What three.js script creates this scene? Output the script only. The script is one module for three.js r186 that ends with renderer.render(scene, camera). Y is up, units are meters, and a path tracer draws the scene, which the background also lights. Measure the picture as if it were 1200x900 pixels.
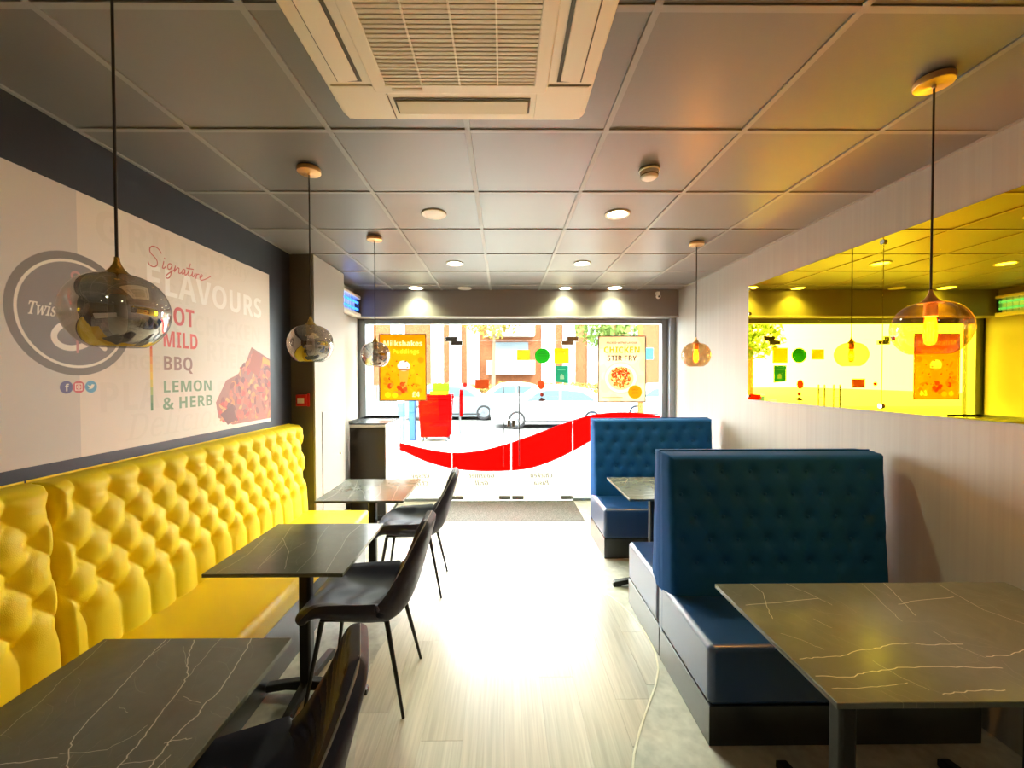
import * as THREE from 'three';
import { RoundedBoxGeometry } from 'three/addons/geometries/RoundedBoxGeometry.js';
import { mergeGeometries } from 'three/addons/utils/BufferGeometryUtils.js';
import { FontLoader } from 'three/addons/loaders/FontLoader.js';
import { TextGeometry } from 'three/addons/geometries/TextGeometry.js';
import { RectAreaLightUniformsLib } from 'three/addons/lights/RectAreaLightUniformsLib.js';

// ------------------------------------------------------------------ camera, sky, sun, exposure
RectAreaLightUniformsLib.init();
const scene = new THREE.Scene();
const camera = new THREE.PerspectiveCamera(2 * Math.atan(450 / 482.35) * 180 / Math.PI, 4 / 3, 0.05, 300);
camera.position.set(0, 1.6, 0);
camera.rotation.order = 'YXZ';
camera.rotation.set(-0.0174, -0.0076, -0.0021);
camera.setViewOffset(1200, 900, 7, 0, 1200, 900);
scene.add(camera);
const renderer = new THREE.WebGLRenderer({ antialias: true });
renderer.toneMapping = THREE.LinearToneMapping;
renderer.toneMappingExposure = 1.62;
renderer.shadowMap.enabled = true;
renderer.shadowMap.type = THREE.PCFSoftShadowMap;
scene.background = new THREE.Color().setRGB(0.92, 1.0, 0.96);   // bright even overcast
scene.backgroundIntensity = 24;
const sun = new THREE.DirectionalLight(0xfff3e0, 5);
sun.name = 'sun';
sun.position.set(9, 22, 14); sun.target.position.set(0, 0, -14); sun.castShadow = true;
Object.assign(sun.shadow.camera, { left: -35, right: 35, top: 30, bottom: -30, near: 1, far: 90 });
sun.shadow.mapSize.set(2048, 2048); sun.shadow.radius = 6;
scene.add(sun, sun.target);
const DOWNLIGHT = 5, BULB = 1.25;

// ------------------------------------------------------------------ helpers
let seed = 20240; const rnd = () => { seed = (seed * 1664525 + 1013904223) >>> 0; return seed / 4294967296; };
const rr = (a, b) => a + (b - a) * rnd();
const clamp = (x, a = 0, b = 1) => Math.min(b, Math.max(a, x));
const smooth = (x, a, b) => { const t = clamp((x - a) / (b - a)); return t * t * (3 - 2 * t); };
const used = {};
const numbered = (n) => { const k = used[n] = (used[n] ?? -1) + 1; return k ? `${n}_${String(k).padStart(3, '0')}` : n; };
const V3 = (x, y, z) => new THREE.Vector3(x, y, z);
const lin = (hex) => new THREE.Color(hex);
const std = (o) => new THREE.MeshStandardMaterial({ roughness: 0.6, metalness: 0, ...o });
const phys = (o) => new THREE.MeshPhysicalMaterial({ roughness: 0.5, metalness: 0, ...o });

function thing(name, label, category, [x, y, z] = [0, 0, 0], turn = 0, group) {
  const o = new THREE.Group(); o.name = numbered(name); scene.add(o);
  o.position.set(x, y, z); o.rotation.y = turn;
  o.userData = { label, category }; if (group) o.userData.group = group;
  return o;
}
function struct(name, geo, mat) {
  const o = geo ? new THREE.Mesh(geo, mat) : new THREE.Group();
  o.name = numbered(name); o.userData = { kind: 'structure' }; scene.add(o);
  o.castShadow = o.receiveShadow = true; return o;
}
function part(parent, name, geo, mat, pos, rot) {
  const o = new THREE.Mesh(geo, mat); o.name = name; o.castShadow = o.receiveShadow = true;
  if (pos) o.position.set(...pos); if (rot) o.rotation.set(...rot);
  parent.add(o); return o;
}
function copy(src, name, label, pos, turn) {
  const c = src.clone(); c.name = numbered(name); c.userData = { ...src.userData, label }; scene.add(c);
  if (pos) c.position.set(...pos); if (turn !== undefined) c.rotation.y = turn; return c;
}
// planar uv in metres by the dominant axis of each vertex normal
function metric(g, s = 1) {
  const p = g.attributes.position, n = g.attributes.normal, uv = new Float32Array(p.count * 2);
  for (let i = 0; i < p.count; i++) {
    const ax = Math.abs(n.getX(i)), ay = Math.abs(n.getY(i)), az = Math.abs(n.getZ(i));
    let u, v;
    if (ay >= ax && ay >= az) { u = p.getX(i); v = p.getZ(i); } else if (ax >= az) { u = p.getZ(i); v = p.getY(i); } else { u = p.getX(i); v = p.getY(i); }
    uv[2 * i] = u * s; uv[2 * i + 1] = v * s;
  }
  g.setAttribute('uv', new THREE.BufferAttribute(uv, 2)); return g;
}
const boxG = (w, h, d, x = 0, y = 0, z = 0) => metric(new THREE.BoxGeometry(w, h, d).translate(x, y, z));
const rbox = (w, h, d, r = 0.01, x = 0, y = 0, z = 0, seg = 2) => metric(new RoundedBoxGeometry(w, h, d, seg, Math.min(r, w / 2.01, h / 2.01, d / 2.01)).translate(x, y, z));
const span = (x0, x1, y0, y1, z0, z1) => boxG(x1 - x0, y1 - y0, z1 - z0, (x0 + x1) / 2, (y0 + y1) / 2, (z0 + z1) / 2);
const rspan = (x0, x1, y0, y1, z0, z1, r, seg) => rbox(x1 - x0, y1 - y0, z1 - z0, r, (x0 + x1) / 2, (y0 + y1) / 2, (z0 + z1) / 2, seg);
const cyl = (r0, r1, h, x = 0, y = 0, z = 0, n = 24) => new THREE.CylinderGeometry(r0, r1, h, n).translate(x, y, z);
function rod(a, b, r0, r1 = r0, n = 10) {
  const d = b.clone().sub(a), g = new THREE.CylinderGeometry(r1, r0, d.length(), n);
  g.applyQuaternion(new THREE.Quaternion().setFromUnitVectors(V3(0, 1, 0), d.clone().normalize()));
  return g.translate((a.x + b.x) / 2, (a.y + b.y) / 2, (a.z + b.z) / 2);
}
const merge = (l) => mergeGeometries(l.map((g) => (g.index ? g.toNonIndexed() : g)).map((g) => { for (const k of Object.keys(g.attributes)) if (!['position', 'normal', 'uv'].includes(k)) g.deleteAttribute(k); return g; }));
const lathe = (pts, n = 48) => new THREE.LatheGeometry(pts.map((p) => new THREE.Vector2(p[0], p[1])), n);
function grid(nu, nv, f, flip) {                         // f(u,v) -> Vector3, u,v in 0..1
  const pos = [], uv = [], idx = [];
  for (let j = 0; j <= nv; j++) for (let i = 0; i <= nu; i++) { const p = f(i / nu, j / nv); pos.push(p.x, p.y, p.z); uv.push(i / nu, j / nv); }
  for (let j = 0; j < nv; j++) for (let i = 0; i < nu; i++) {
    const a = j * (nu + 1) + i, b = a + 1, c = a + nu + 1, d = c + 1;
    flip ? idx.push(a, c, b, b, c, d) : idx.push(a, b, c, b, d, c);
  }
  const g = new THREE.BufferGeometry();
  g.setAttribute('position', new THREE.Float32BufferAttribute(pos, 3)); g.setAttribute('uv', new THREE.Float32BufferAttribute(uv, 2));
  g.setIndex(idx); g.computeVertexNormals(); return g;
}
// curve through points: piecewise smooth y(x)
function curve1(pts) {
  return (x) => {
    if (x <= pts[0][0]) return pts[0][1]; const n = pts.length; if (x >= pts[n - 1][0]) return pts[n - 1][1];
    let i = 0; while (x > pts[i + 1][0]) i++;
    const m = (k) => k <= 0 ? (pts[1][1] - pts[0][1]) / (pts[1][0] - pts[0][0]) : k >= n - 1 ? (pts[n - 1][1] - pts[n - 2][1]) / (pts[n - 1][0] - pts[n - 2][0]) : (pts[k + 1][1] - pts[k - 1][1]) / (pts[k + 1][0] - pts[k - 1][0]);
    const h = pts[i + 1][0] - pts[i][0], t = (x - pts[i][0]) / h, t2 = t * t, t3 = t2 * t;
    return (2 * t3 - 3 * t2 + 1) * pts[i][1] + (t3 - 2 * t2 + t) * h * m(i) + (-2 * t3 + 3 * t2) * pts[i + 1][1] + (t3 - t2) * h * m(i + 1);
  };
}

// ------------------------------------------------------------------ textures
function hash2(x, y, s) { let h = Math.imul(x, 374761393) ^ Math.imul(y, 668265263) ^ Math.imul(s, 1274126177); h = Math.imul(h ^ (h >>> 13), 1274126177); return ((h ^ (h >>> 16)) >>> 0) / 4294967296; }
function vnoise(x, y, px, py, s) {                      // periodic value noise
  const ix = Math.floor(x), iy = Math.floor(y), fx = x - ix, fy = y - iy, sx = fx * fx * (3 - 2 * fx), sy = fy * fy * (3 - 2 * fy);
  const w = (a, p) => ((a % p) + p) % p, h = (a, b) => hash2(w(a, px), w(b, py), s);
  return (h(ix, iy) * (1 - sx) + h(ix + 1, iy) * sx) * (1 - sy) + (h(ix, iy + 1) * (1 - sx) + h(ix + 1, iy + 1) * sx) * sy;
}
const fbm = (x, y, p, q, s, n = 4) => { let a = 0, w = 0.5, t = 0; for (let i = 0; i < n; i++) { a += w * vnoise(x, y, p, q, s + i); t += w; x *= 2; y *= 2; p *= 2; q *= 2; w *= 0.5; } return a / t; };
function dataTex(N, M, f, srgb, rep) {                    // f(u,v) -> [r,g,b] 0..1
  const d = new Uint8Array(N * M * 4);
  for (let j = 0; j < M; j++) for (let i = 0; i < N; i++) { const c = f(i / N, j / M), o = (j * N + i) * 4; for (let k = 0; k < 3; k++) d[o + k] = clamp(c[k]) * 255; d[o + 3] = 255; }
  const t = new THREE.DataTexture(d, N, M); t.wrapS = t.wrapT = THREE.RepeatWrapping; t.magFilter = THREE.LinearFilter; t.minFilter = THREE.LinearFilter;
  if (srgb) t.colorSpace = THREE.SRGBColorSpace; if (rep) t.repeat.set(...rep); t.needsUpdate = true; return t;
}
function canvasTex(w, h, draw) {
  const c = document.createElement('canvas'); c.width = w; c.height = h; draw(c.getContext('2d'), w, h);
  const t = new THREE.CanvasTexture(c); t.colorSpace = THREE.SRGBColorSpace; t.magFilter = THREE.LinearFilter; return t;
}
const woodTex = dataTex(512, 1024, (u, v) => {
  const warp = fbm(u * 4, v * 3, 4, 3, 11) * 0.5, g = fbm(u * 26 + warp * 3, v * 3, 26, 3, 3, 3), fine = fbm(u * 110, v * 10, 110, 10, 7, 2), patch = fbm(u * 3, v * 2, 3, 2, 17);
  const k = 0.70 + 0.10 * (g - 0.5) + 0.09 * (fine - 0.5) + 0.08 * (patch - 0.5);
  return [k * 1.0, k * 0.965, k * 0.905];
}, true, [1.4, 0.45]);
const concreteTex = dataTex(512, 512, (u, v) => {
  const a = fbm(u * 5, v * 5, 5, 5, 31, 5), b = fbm(u * 40, v * 40, 40, 40, 37, 3), k = 0.66 + 0.30 * (a - 0.5) + 0.14 * (b - 0.5);
  return [k, k * 0.985, k * 0.93];
}, true, [0.8, 0.8]);
const wallTex = dataTex(512, 512, (u, v) => {
  const a = fbm(u * 90, v * 2, 90, 2, 41, 3), b = fbm(u * 8, v * 2, 8, 2, 43, 3), k = 0.61 + 0.04 * (a - 0.5) + 0.02 * (b - 0.5);
  return [k, k * 0.995, k * 0.975];
}, true, [0.9, 0.45]);
const fineTex = dataTex(256, 256, (u, v) => { const k = 0.5 + 0.5 * (fbm(u * 60, v * 60, 60, 60, 53, 2) - 0.5) * 2; return [k, k, k]; }, false, [6, 6]);
const leatherTex = dataTex(512, 512, (u, v) => {
  let best = 9, second = 9; const N = 44, x = u * N, y = v * N, ix = Math.floor(x), iy = Math.floor(y);
  for (let a = -1; a <= 1; a++) for (let b = -1; b <= 1; b++) {
    const cx = ix + a, cy = iy + b, wx = ((cx % N) + N) % N, wy = ((cy % N) + N) % N, d = Math.hypot(cx + hash2(wx, wy, 5) - x, cy + hash2(wx, wy, 6) - y);
    if (d < best) { second = best; best = d; } else if (d < second) second = d;
  }
  const k = smooth(second - best, 0, 0.35); return [k, k, k];
}, false, [5, 5]);
const carpetTex = dataTex(256, 256, (u, v) => { const k = 0.36 + 0.4 * (fbm(u * 70, v * 70, 70, 70, 61, 2) - 0.5); return [k, k * 0.98, k * 0.94]; }, true, [3, 3]);
const brickTex = dataTex(256, 256, (u, v) => { const k = 0.75 + 0.4 * (fbm(u * 30, v * 60, 30, 60, 71, 3) - 0.5); return [0.50 * k, 0.30 * k, 0.20 * k]; }, true, [0.5, 0.5]);

// ------------------------------------------------------------------ materials
const M = {
  handle: std({ color: 0x3c3c3e, roughness: 0.4, metalness: 0.5 }),
  wood: [1.0, 0.95, 1.03, 0.97].map((k, i) => std({ map: woodTex, color: new THREE.Color().setRGB(k, k * (1 - 0.01 * i), k * (1 - 0.025 * i)), roughness: 0.33 })),
  concrete: std({ map: concreteTex, roughness: 0.38 }),
  trimStrip: std({ color: 0xdcd6c2, roughness: 0.4 }),
  tile: [0x74726e, 0x6f6d69, 0x7a7874, 0x6b6966].map((c) => std({ color: c, roughness: 0.36, bumpMap: fineTex, bumpScale: 0.0002 })),
  bar: std({ color: 0x918f8a, roughness: 0.45 }),
  navyWall: std({ color: 0x1c1f2a, roughness: 0.45, bumpMap: fineTex, bumpScale: 0.0003 }),
  charcoal: std({ color: 0x5a544e, roughness: 0.5 }),
  wallPaper: std({ map: wallTex, roughness: 0.62 }),
  paleWall: std({ color: 0xa29d94, roughness: 0.55 }),
  bulkhead: std({ color: 0x7a736d, roughness: 0.45 }),
  alu: std({ color: 0x8d9399, roughness: 0.38, metalness: 0.7 }),
  steel: std({ color: 0xa8a8a6, roughness: 0.25, metalness: 1 }),
  black: std({ color: 0x0d0d0f, roughness: 0.42 }),
  blackGloss: std({ color: 0x101013, roughness: 0.25 }),
  glass: phys({ color: 0xffffff, transmission: 1, thickness: 0, roughness: 0, ior: 1.5 }),
  frost: phys({ color: 0xfffdf4, transmission: 0.30, thickness: 0, roughness: 1 }),
  redFilm: phys({ color: new THREE.Color().setRGB(1, 0.004, 0.002), transmission: 0.6, thickness: 0, roughness: 1, specularIntensity: 0.1 }),
  mirror: std({ color: new THREE.Color().setRGB(0.97, 0.69, 0.014), roughness: 0.015, metalness: 1 }),
  yellow: std({ color: new THREE.Color().setRGB(0.95, 0.74, 0.003), roughness: 0.52, bumpMap: leatherTex, bumpScale: 0.00025 }),
  yellowSeat: std({ color: new THREE.Color().setRGB(0.95, 0.62, 0.003), roughness: 0.3, bumpMap: leatherTex, bumpScale: 0.0003 }),
  blue: phys({ color: new THREE.Color().setRGB(0.002, 0.068, 0.245), roughness: 0.75, specularIntensity: 0.35 }),
  blueVinyl: phys({ color: new THREE.Color().setRGB(0.003, 0.042, 0.165), roughness: 0.36, clearcoat: 1, clearcoatRoughness: 0.28, bumpMap: leatherTex, bumpScale: 0.0004 }),
  plinth: phys({ color: 0x17171c, roughness: 0.35, clearcoat: 1, clearcoatRoughness: 0.25 }),
  chair: phys({ color: 0x2c2c44, roughness: 0.55, sheen: 0.3, sheenColor: new THREE.Color().setRGB(0.3, 0.3, 0.4), sheenRoughness: 0.4, bumpMap: fineTex, bumpScale: 0.0002 }),
  piping: std({ color: 0x9c9ca4, roughness: 0.5 }),
  brass: std({ color: new THREE.Color().setRGB(0.80, 0.52, 0.12), roughness: 0.25, metalness: 1 }),
  copper: std({ color: new THREE.Color().setRGB(0.86, 0.52, 0.22), roughness: 0.3, metalness: 1 }),
  smoke: phys({ color: new THREE.Color().setRGB(0.50, 0.48, 0.45), transmission: 1, thickness: 0, roughness: 0.012, ior: 4.4 }),
  amberGlass: phys({ color: new THREE.Color().setRGB(0.80, 0.58, 0.34), transmission: 1, thickness: 0, roughness: 0.01, ior: 1.75 }),
  bulbGlass: phys({ color: new THREE.Color().setRGB(1, 0.24, 0.015), transmission: 0.6, thickness: 0, roughness: 0, emissive: new THREE.Color().setRGB(1, 0.32, 0.015), emissiveIntensity: 2.6 }),
  filament: std({ color: 0xffd080, emissive: new THREE.Color().setRGB(1, 0.62, 0.18), emissiveIntensity: 30 }),
  whitePlastic: std({ color: 0xe8e4d8, roughness: 0.4 }),
  acWhite: std({ color: 0xe9dfc2, roughness: 0.4 }),
  acGrille: std({ color: 0xd2c6a4, roughness: 0.5 }),
  acDark: std({ color: 0x57523f, roughness: 0.7 }),
  lightOn: std({ color: 0xffffff, emissive: new THREE.Color().setRGB(0.95, 1, 0.72), emissiveIntensity: 15 }),
  lightOff: std({ color: 0xece6da, roughness: 0.5 }),
  red: std({ color: 0xc81a10, roughness: 0.4 }),
  uv: std({ color: 0x2255dd, emissive: new THREE.Color().setRGB(0.03, 0.2, 1.0), emissiveIntensity: 2.2 }),
  mat: std({ map: carpetTex, roughness: 0.95 }),
  binBody: std({ color: 0x2b2119, roughness: 0.28 }),
  binSide: std({ color: 0xd6d4d0, roughness: 0.12 }),
};

// ------------------------------------------------------------------ dimensions of the room (metres)
const XL = -1.845, XR = 2.175, CH = 2.666, ZG = -5.30, ZB = 3.2, ZBK = -5.09;

// floor: concrete-look vinyl with a curved field of wood-look planks let into it
const floor = struct('floor', span(XL - 0.2, XR + 0.2, -0.12, 0, ZG - 0.06, ZB + 0.2), M.concrete);
const xRight = curve1([[-4.6, 0.62], [-4.1, 0.44], [-3.7, 0.45], [-3.3, 0.60], [-2.88, 0.81], [-2.6, 0.872], [-2.39, 0.878], [-2.18, 0.825], [-1.83, 0.61], [-1.6, 0.50], [-1.2, 0.42], [-0.6, 0.55], [0, 0.8], [0.6, 0.86], [1.2, 0.7], [2, 0.5], [3.2, 0.7]]);
const xLeft = curve1([[-4.6, -0.95], [-4.0, -0.80], [-3.4, -0.62], [-2.8, -0.66], [-2.2, -0.74], [-1.6, -0.60], [-1.0, -0.50], [-0.3, -0.62], [0.5, -0.8], [1.4, -0.7], [2.3, -0.55], [3.2, -0.7]]);
{
  const W = 0.184, L = 1.22, gap = 0.0006;
  let col = 0;
  for (let x = -1.10; x < 1.0; x += W, col++) {
    const off = (col * 0.437) % 1 * L;
    for (let z = -4.53 - off; z < 3.15; z += L) {
      const z0 = Math.max(z + gap, -4.525), z1 = Math.min(z + L - gap, 3.15);
      if (z1 - z0 < 0.05) continue;
      const s = [], n = 14;
      for (let i = 0; i <= n; i++) { const zz = z0 + (z1 - z0) * i / n, a = Math.max(x + gap, xLeft(zz)), b = Math.min(x + W - gap, xRight(zz)); if (b - a > 0.004) s.push([zz, a, b]); }
      if (s.length < 2) continue;
      const sh = new THREE.Shape();
      s.forEach(([zz, a], i) => (i ? sh.lineTo(a, -zz) : sh.moveTo(a, -zz)));
      s.slice().reverse().forEach(([zz, , b]) => sh.lineTo(b, -zz));
      const g = new THREE.ExtrudeGeometry(sh, { depth: 0.0022, bevelEnabled: false }).rotateX(-Math.PI / 2);
      const du = rnd() * 3, dv = rnd() * 3, uv = g.attributes.uv, p = g.attributes.position;
      for (let i = 0; i < uv.count; i++) uv.setXY(i, p.getX(i) + du, p.getZ(i) + dv);
      part(floor, 'wood_plank', g, M.wood[(hash2(col, Math.round(z * 10), 9) * 4) | 0]);
    }
  }
  const edge = (f, from, to, side) => {
    const a = [], b = [], n = 60;
    for (let i = 0; i <= n; i++) { const z = from + (to - from) * i / n; a.push([f(z) + side * 0.001, -z]); b.push([f(z) + side * 0.011, -z]); }
    const sh = new THREE.Shape(); a.forEach((p, i) => (i ? sh.lineTo(...p) : sh.moveTo(...p))); b.reverse().forEach((p) => sh.lineTo(...p));
    return new THREE.ExtrudeGeometry(sh, { depth: 0.003, bevelEnabled: false }).rotateX(-Math.PI / 2);
  };
  struct('trim_1', edge(xRight, -4.5, 3.1, 1), M.trimStrip);
}

// walls
struct('wall_left', span(XL - 0.2, XL, 0, CH + 0.3, ZBK - 0.4, ZB + 0.2), M.navyWall);
struct('wall_right', span(XR, XR + 0.2, 0, CH + 0.3, ZG - 0.06, ZB + 0.2), M.wallPaper);
struct('wall_back', span(XL, XR, 0, CH + 0.3, ZB, ZB + 0.2), M.charcoal);
struct('wall_front', span(XL - 0.2, XR + 0.2, 2.33, CH + 1.2, ZG - 0.25, ZG - 0.03), M.charcoal);
{
  // pillar: charcoal face towards the room, pale cladding along its side, and the pale return by the window
  const p = struct('wall_pillar', span(XL, -1.655, 0, CH, -4.28, -3.60), M.charcoal);
  part(p, 'cladding_panel', span(-1.655, -1.640, 0, CH - 0.001, -4.28, -3.602), M.paleWall);
  const d = part(p, 'access_door', rspan(-1.640, -1.634, 0.12, 1.285, -4.255, -3.735, 0.003), M.paleWall);
  part(d, 'knob', cyl(0.011, 0.011, 0.018, 0, 0, 0, 14).rotateZ(Math.PI / 2).translate(-1.626, 0.84, -4.13), M.whitePlastic);
  struct('wall_return', span(XL, XL + 0.012, 0, CH - 0.001, ZBK - 0.13, -4.281), M.paleWall);
}
// bulkhead over the shopfront (shutter housing) with its bottom lip
{
  const b = struct('wall_bulkhead', span(XL + 0.013, XR - 0.001, 2.352, CH + 0.02, ZG + 0.02, ZBK), M.bulkhead);
  part(b, 'bottom_lip', span(XL + 0.013, XR - 0.001, 2.338, 2.352, ZG + 0.02, ZBK + 0.008), M.paleWall);
}
// ceiling: slab, hanging grid, tiles
{
  const c = struct('ceiling', span(XL - 0.2, XR + 0.2, CH + 0.06, CH + 0.36, ZG - 0.25, ZB + 0.2), M.charcoal);
  const xs = [XL, -1.3501, -0.7501, -0.1501, 0.4499, 1.0499, 1.6499, XR], zs = [];
  for (let j = -7; j <= 6; j++) zs.push(-(1.2089 + 0.6 * j)); zs.push(ZBK); zs.unshift(ZB);
  const hb = 0.012;
  for (let i = 0; i < xs.length - 1; i++) for (let j = 0; j < zs.length - 1; j++) {
    const x0 = xs[i] + (i ? hb : 0.012), x1 = xs[i + 1] - (i < xs.length - 2 ? hb : 0.012), z0 = zs[j] - hb, z1 = zs[j + 1] + hb;
    const t = part(c, 'ceiling_tile', boxG(x1 - x0 + 0.01, 0.015, z0 - z1 + 0.01), M.tile[(hash2(i, j, 77) * 4) | 0], [(x0 + x1) / 2, CH + 0.0125 + 0.0015 * hash2(i, j, 5), (z0 + z1) / 2]);
    t.rotation.x = (hash2(i, j, 3) - 0.5) * 0.006; t.rotation.z = (hash2(i, j, 4) - 0.5) * 0.006;
  }
  for (let i = 1; i < xs.length - 1; i++) part(c, 'grid_bar', rspan(xs[i] - hb, xs[i] + hb, CH, CH + 0.03, ZBK, ZB, 0.001), M.bar);
  for (let j = 1; j < zs.length - 1; j++) part(c, 'grid_bar', rspan(XL, XR, CH + 0.0004, CH + 0.03, zs[j] - hb, zs[j] + hb, 0.001), M.bar);
  part(c, 'edge_trim', span(XL, XL + 0.018, CH - 0.001, CH + 0.02, ZBK, ZB), M.bar);
  part(c, 'edge_trim', span(XR - 0.018, XR, CH - 0.001, CH + 0.02, ZBK, ZB), M.bar);
}

// ------------------------------------------------------------------ shopfront
const waveTop = curve1([[-1.80, 0.86], [-1.314, 0.752], [-0.985, 0.674], [-0.655, 0.625], [-0.325, 0.649], [0.006, 0.725], [0.336, 0.835], [0.667, 0.955], [0.998, 1.070], [1.219, 1.119], [1.55, 1.140], [1.882, 1.117], [2.06, 1.084]]);
const waveBot = curve1([[-1.80, 0.78], [-1.314, 0.653], [-0.986, 0.508], [-0.656, 0.418], [-0.326, 0.384], [0.005, 0.383], [0.336, 0.415], [0.667, 0.524], [0.999, 0.689], [1.175, 0.790], [1.5, 0.905], [1.8, 0.93], [2.06, 0.90]]);
function band(x0, x1, lo, hi, z) {
  const s = new THREE.Shape(), n = 20;
  for (let i = 0; i <= n; i++) { const x = x0 + (x1 - x0) * i / n; i ? s.lineTo(x, lo(x)) : s.moveTo(x, lo(x)); }
  for (let i = n; i >= 0; i--) { const x = x0 + (x1 - x0) * i / n; s.lineTo(x, hi(x)); }
  return new THREE.ExtrudeGeometry(s, { depth: 0.0006, bevelEnabled: false, curveSegments: 1 }).translate(0, 0, z);
}
function filmed(pane, x0, x1, bottom) {
  part(pane, 'frosted_film', band(x0 + 0.002, x1 - 0.002, () => bottom, (x) => waveBot(x) - 0.004, ZG + 0.006), M.frost).userData.label = 'white frosted film';
  part(pane, 'wave_decal', band(x0 + 0.002, x1 - 0.002, waveBot, waveTop, ZG + 0.0062), M.redFilm).userData.label = 'red wave decal';
}
const DL = -0.662, DM = 0.106, DR = 0.899, DT = 2.065;
{
  const w = struct('window_1');
  part(w, 'frame_post', rspan(XL, -1.745, 0, 2.335, ZG - 0.05, ZG + 0.05, 0.006), M.alu);
  part(w, 'frame_post', rspan(2.032, 2.10, 0, 2.335, ZG - 0.05, ZG + 0.05, 0.006), M.alu);
  part(w, 'frame_post', rspan(2.102, XR, 0, 2.335, ZG - 0.02, ZG + 0.13, 0.006), M.alu);
  part(w, 'frame_head', rspan(XL, XR, 2.275, 2.335, ZG - 0.045, ZG + 0.045, 0.006), M.alu);
  part(w, 'frame_sill', rspan(-1.745, DL, 0, 0.035, ZG - 0.03, ZG + 0.03, 0.004), M.alu);
  part(w, 'frame_sill', rspan(DR, 2.032, 0, 0.035, ZG - 0.03, ZG + 0.03, 0.004), M.alu);
  const pl = part(w, 'glass_pane', span(-1.745, DL - 0.003, 0.035, 2.275, ZG - 0.005, ZG + 0.005), M.glass);
  filmed(pl, -1.745, DL - 0.003, 0.036);
  const pr = part(w, 'glass_pane', span(DR + 0.003, 2.032, 0.035, 2.275, ZG - 0.005, ZG + 0.005), M.glass);
  filmed(pr, DR + 0.003, 2.032, 0.036);
  part(w, 'glass_pane', span(DL + 0.003, DR - 0.003, DT + 0.006, 2.275, ZG - 0.005, ZG + 0.005), M.glass);
  for (const [x, s] of [[DL, -1], [DR, 1]]) part(w, 'patch_fitting', rbox(0.15, 0.06, 0.036, 0.004, x + s * 0.0, 2.085, ZG), M.steel);
  [[DL, DM, 1], [DM, DR, -1]].forEach(([a, b, s], i) => {
    const d = struct('door_' + (i + 1));
    const x0 = a + 0.004, x1 = b - 0.004, p = part(d, 'glass_pane', span(x0, x1, 0.012, DT, ZG - 0.005, ZG + 0.005), M.glass);
    filmed(p, x0, x1, 0.014);
    const hx = s > 0 ? a + 0.07 : b - 0.07, mx = s > 0 ? b - 0.085 : a + 0.085;
    part(d, 'patch_fitting', rbox(0.15, 0.055, 0.034, 0.004, hx, DT - 0.03, ZG), M.steel);
    part(d, 'patch_fitting', rbox(0.16, 0.05, 0.034, 0.004, hx, 0.038, ZG), M.steel);
    part(d, 'patch_fitting', rbox(0.15, 0.05, 0.034, 0.004, mx, 0.038, ZG), M.steel);
    part(d, 'lock', rbox(0.045, 0.09, 0.03, 0.004, s > 0 ? b - 0.03 : a + 0.03, 1.0, ZG), M.steel);
    const px = s > 0 ? b - 0.10 : a + 0.10;
    const h = part(d, 'handle', merge([rod(V3(px, 0.46, ZG + 0.05), V3(px, 1.49, ZG + 0.05), 0.009), rod(V3(px, 0.46, ZG - 0.05), V3(px, 1.49, ZG - 0.05), 0.009)]), M.handle);
    for (const y of [0.62, 1.33]) part(h, 'standoff', rod(V3(px, y, ZG - 0.05), V3(px, y, ZG + 0.05), 0.006), M.steel);
  });
}
// faint lettering on the frosted film, reading towards the street
{
  const words = [['Crispy', 'Chips', -1.06], ['Gourmet', 'Grill', -0.27], ['Chicken', 'Pasta', 0.50]];
  const font = await new FontLoader().loadAsync('fonts/droid/droid_serif_bold.typeface.json'), ink = std({ color: 0x6a6862, roughness: 0.9 });
  for (const [a, b, x] of words) {
    const o = thing('window_lettering', `faint grey mirrored script reading ${a} ${b} low on the frosted shopfront glass`, 'lettering', [x, 0.255, ZG + 0.0072]);
    for (const [t, y] of [[a, 0.045], [b, -0.05]]) {
      const g = new TextGeometry(t, { font, size: 0.052, depth: 0.0004, curveSegments: 3, bevelEnabled: false }); g.computeBoundingBox();
      g.translate(-g.boundingBox.max.x / 2, 0, 0).applyMatrix4(new THREE.Matrix4().makeShear(0, 0, 0.22, 0, 0, 0)).rotateY(Math.PI).translate(0, y, 0);
      part(o, 'word', g, ink);
    }
  }
}
// entrance mat
{
  const o = thing('entrance_mat', 'grey ribbed entrance mat lying inside the glass shop doors', 'mat', [0.075, 0, -4.90]);
  part(o, 'mat_surface', rbox(1.66, 0.008, 0.75, 0.003, 0, 0.004, 0), M.mat);
}

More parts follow.
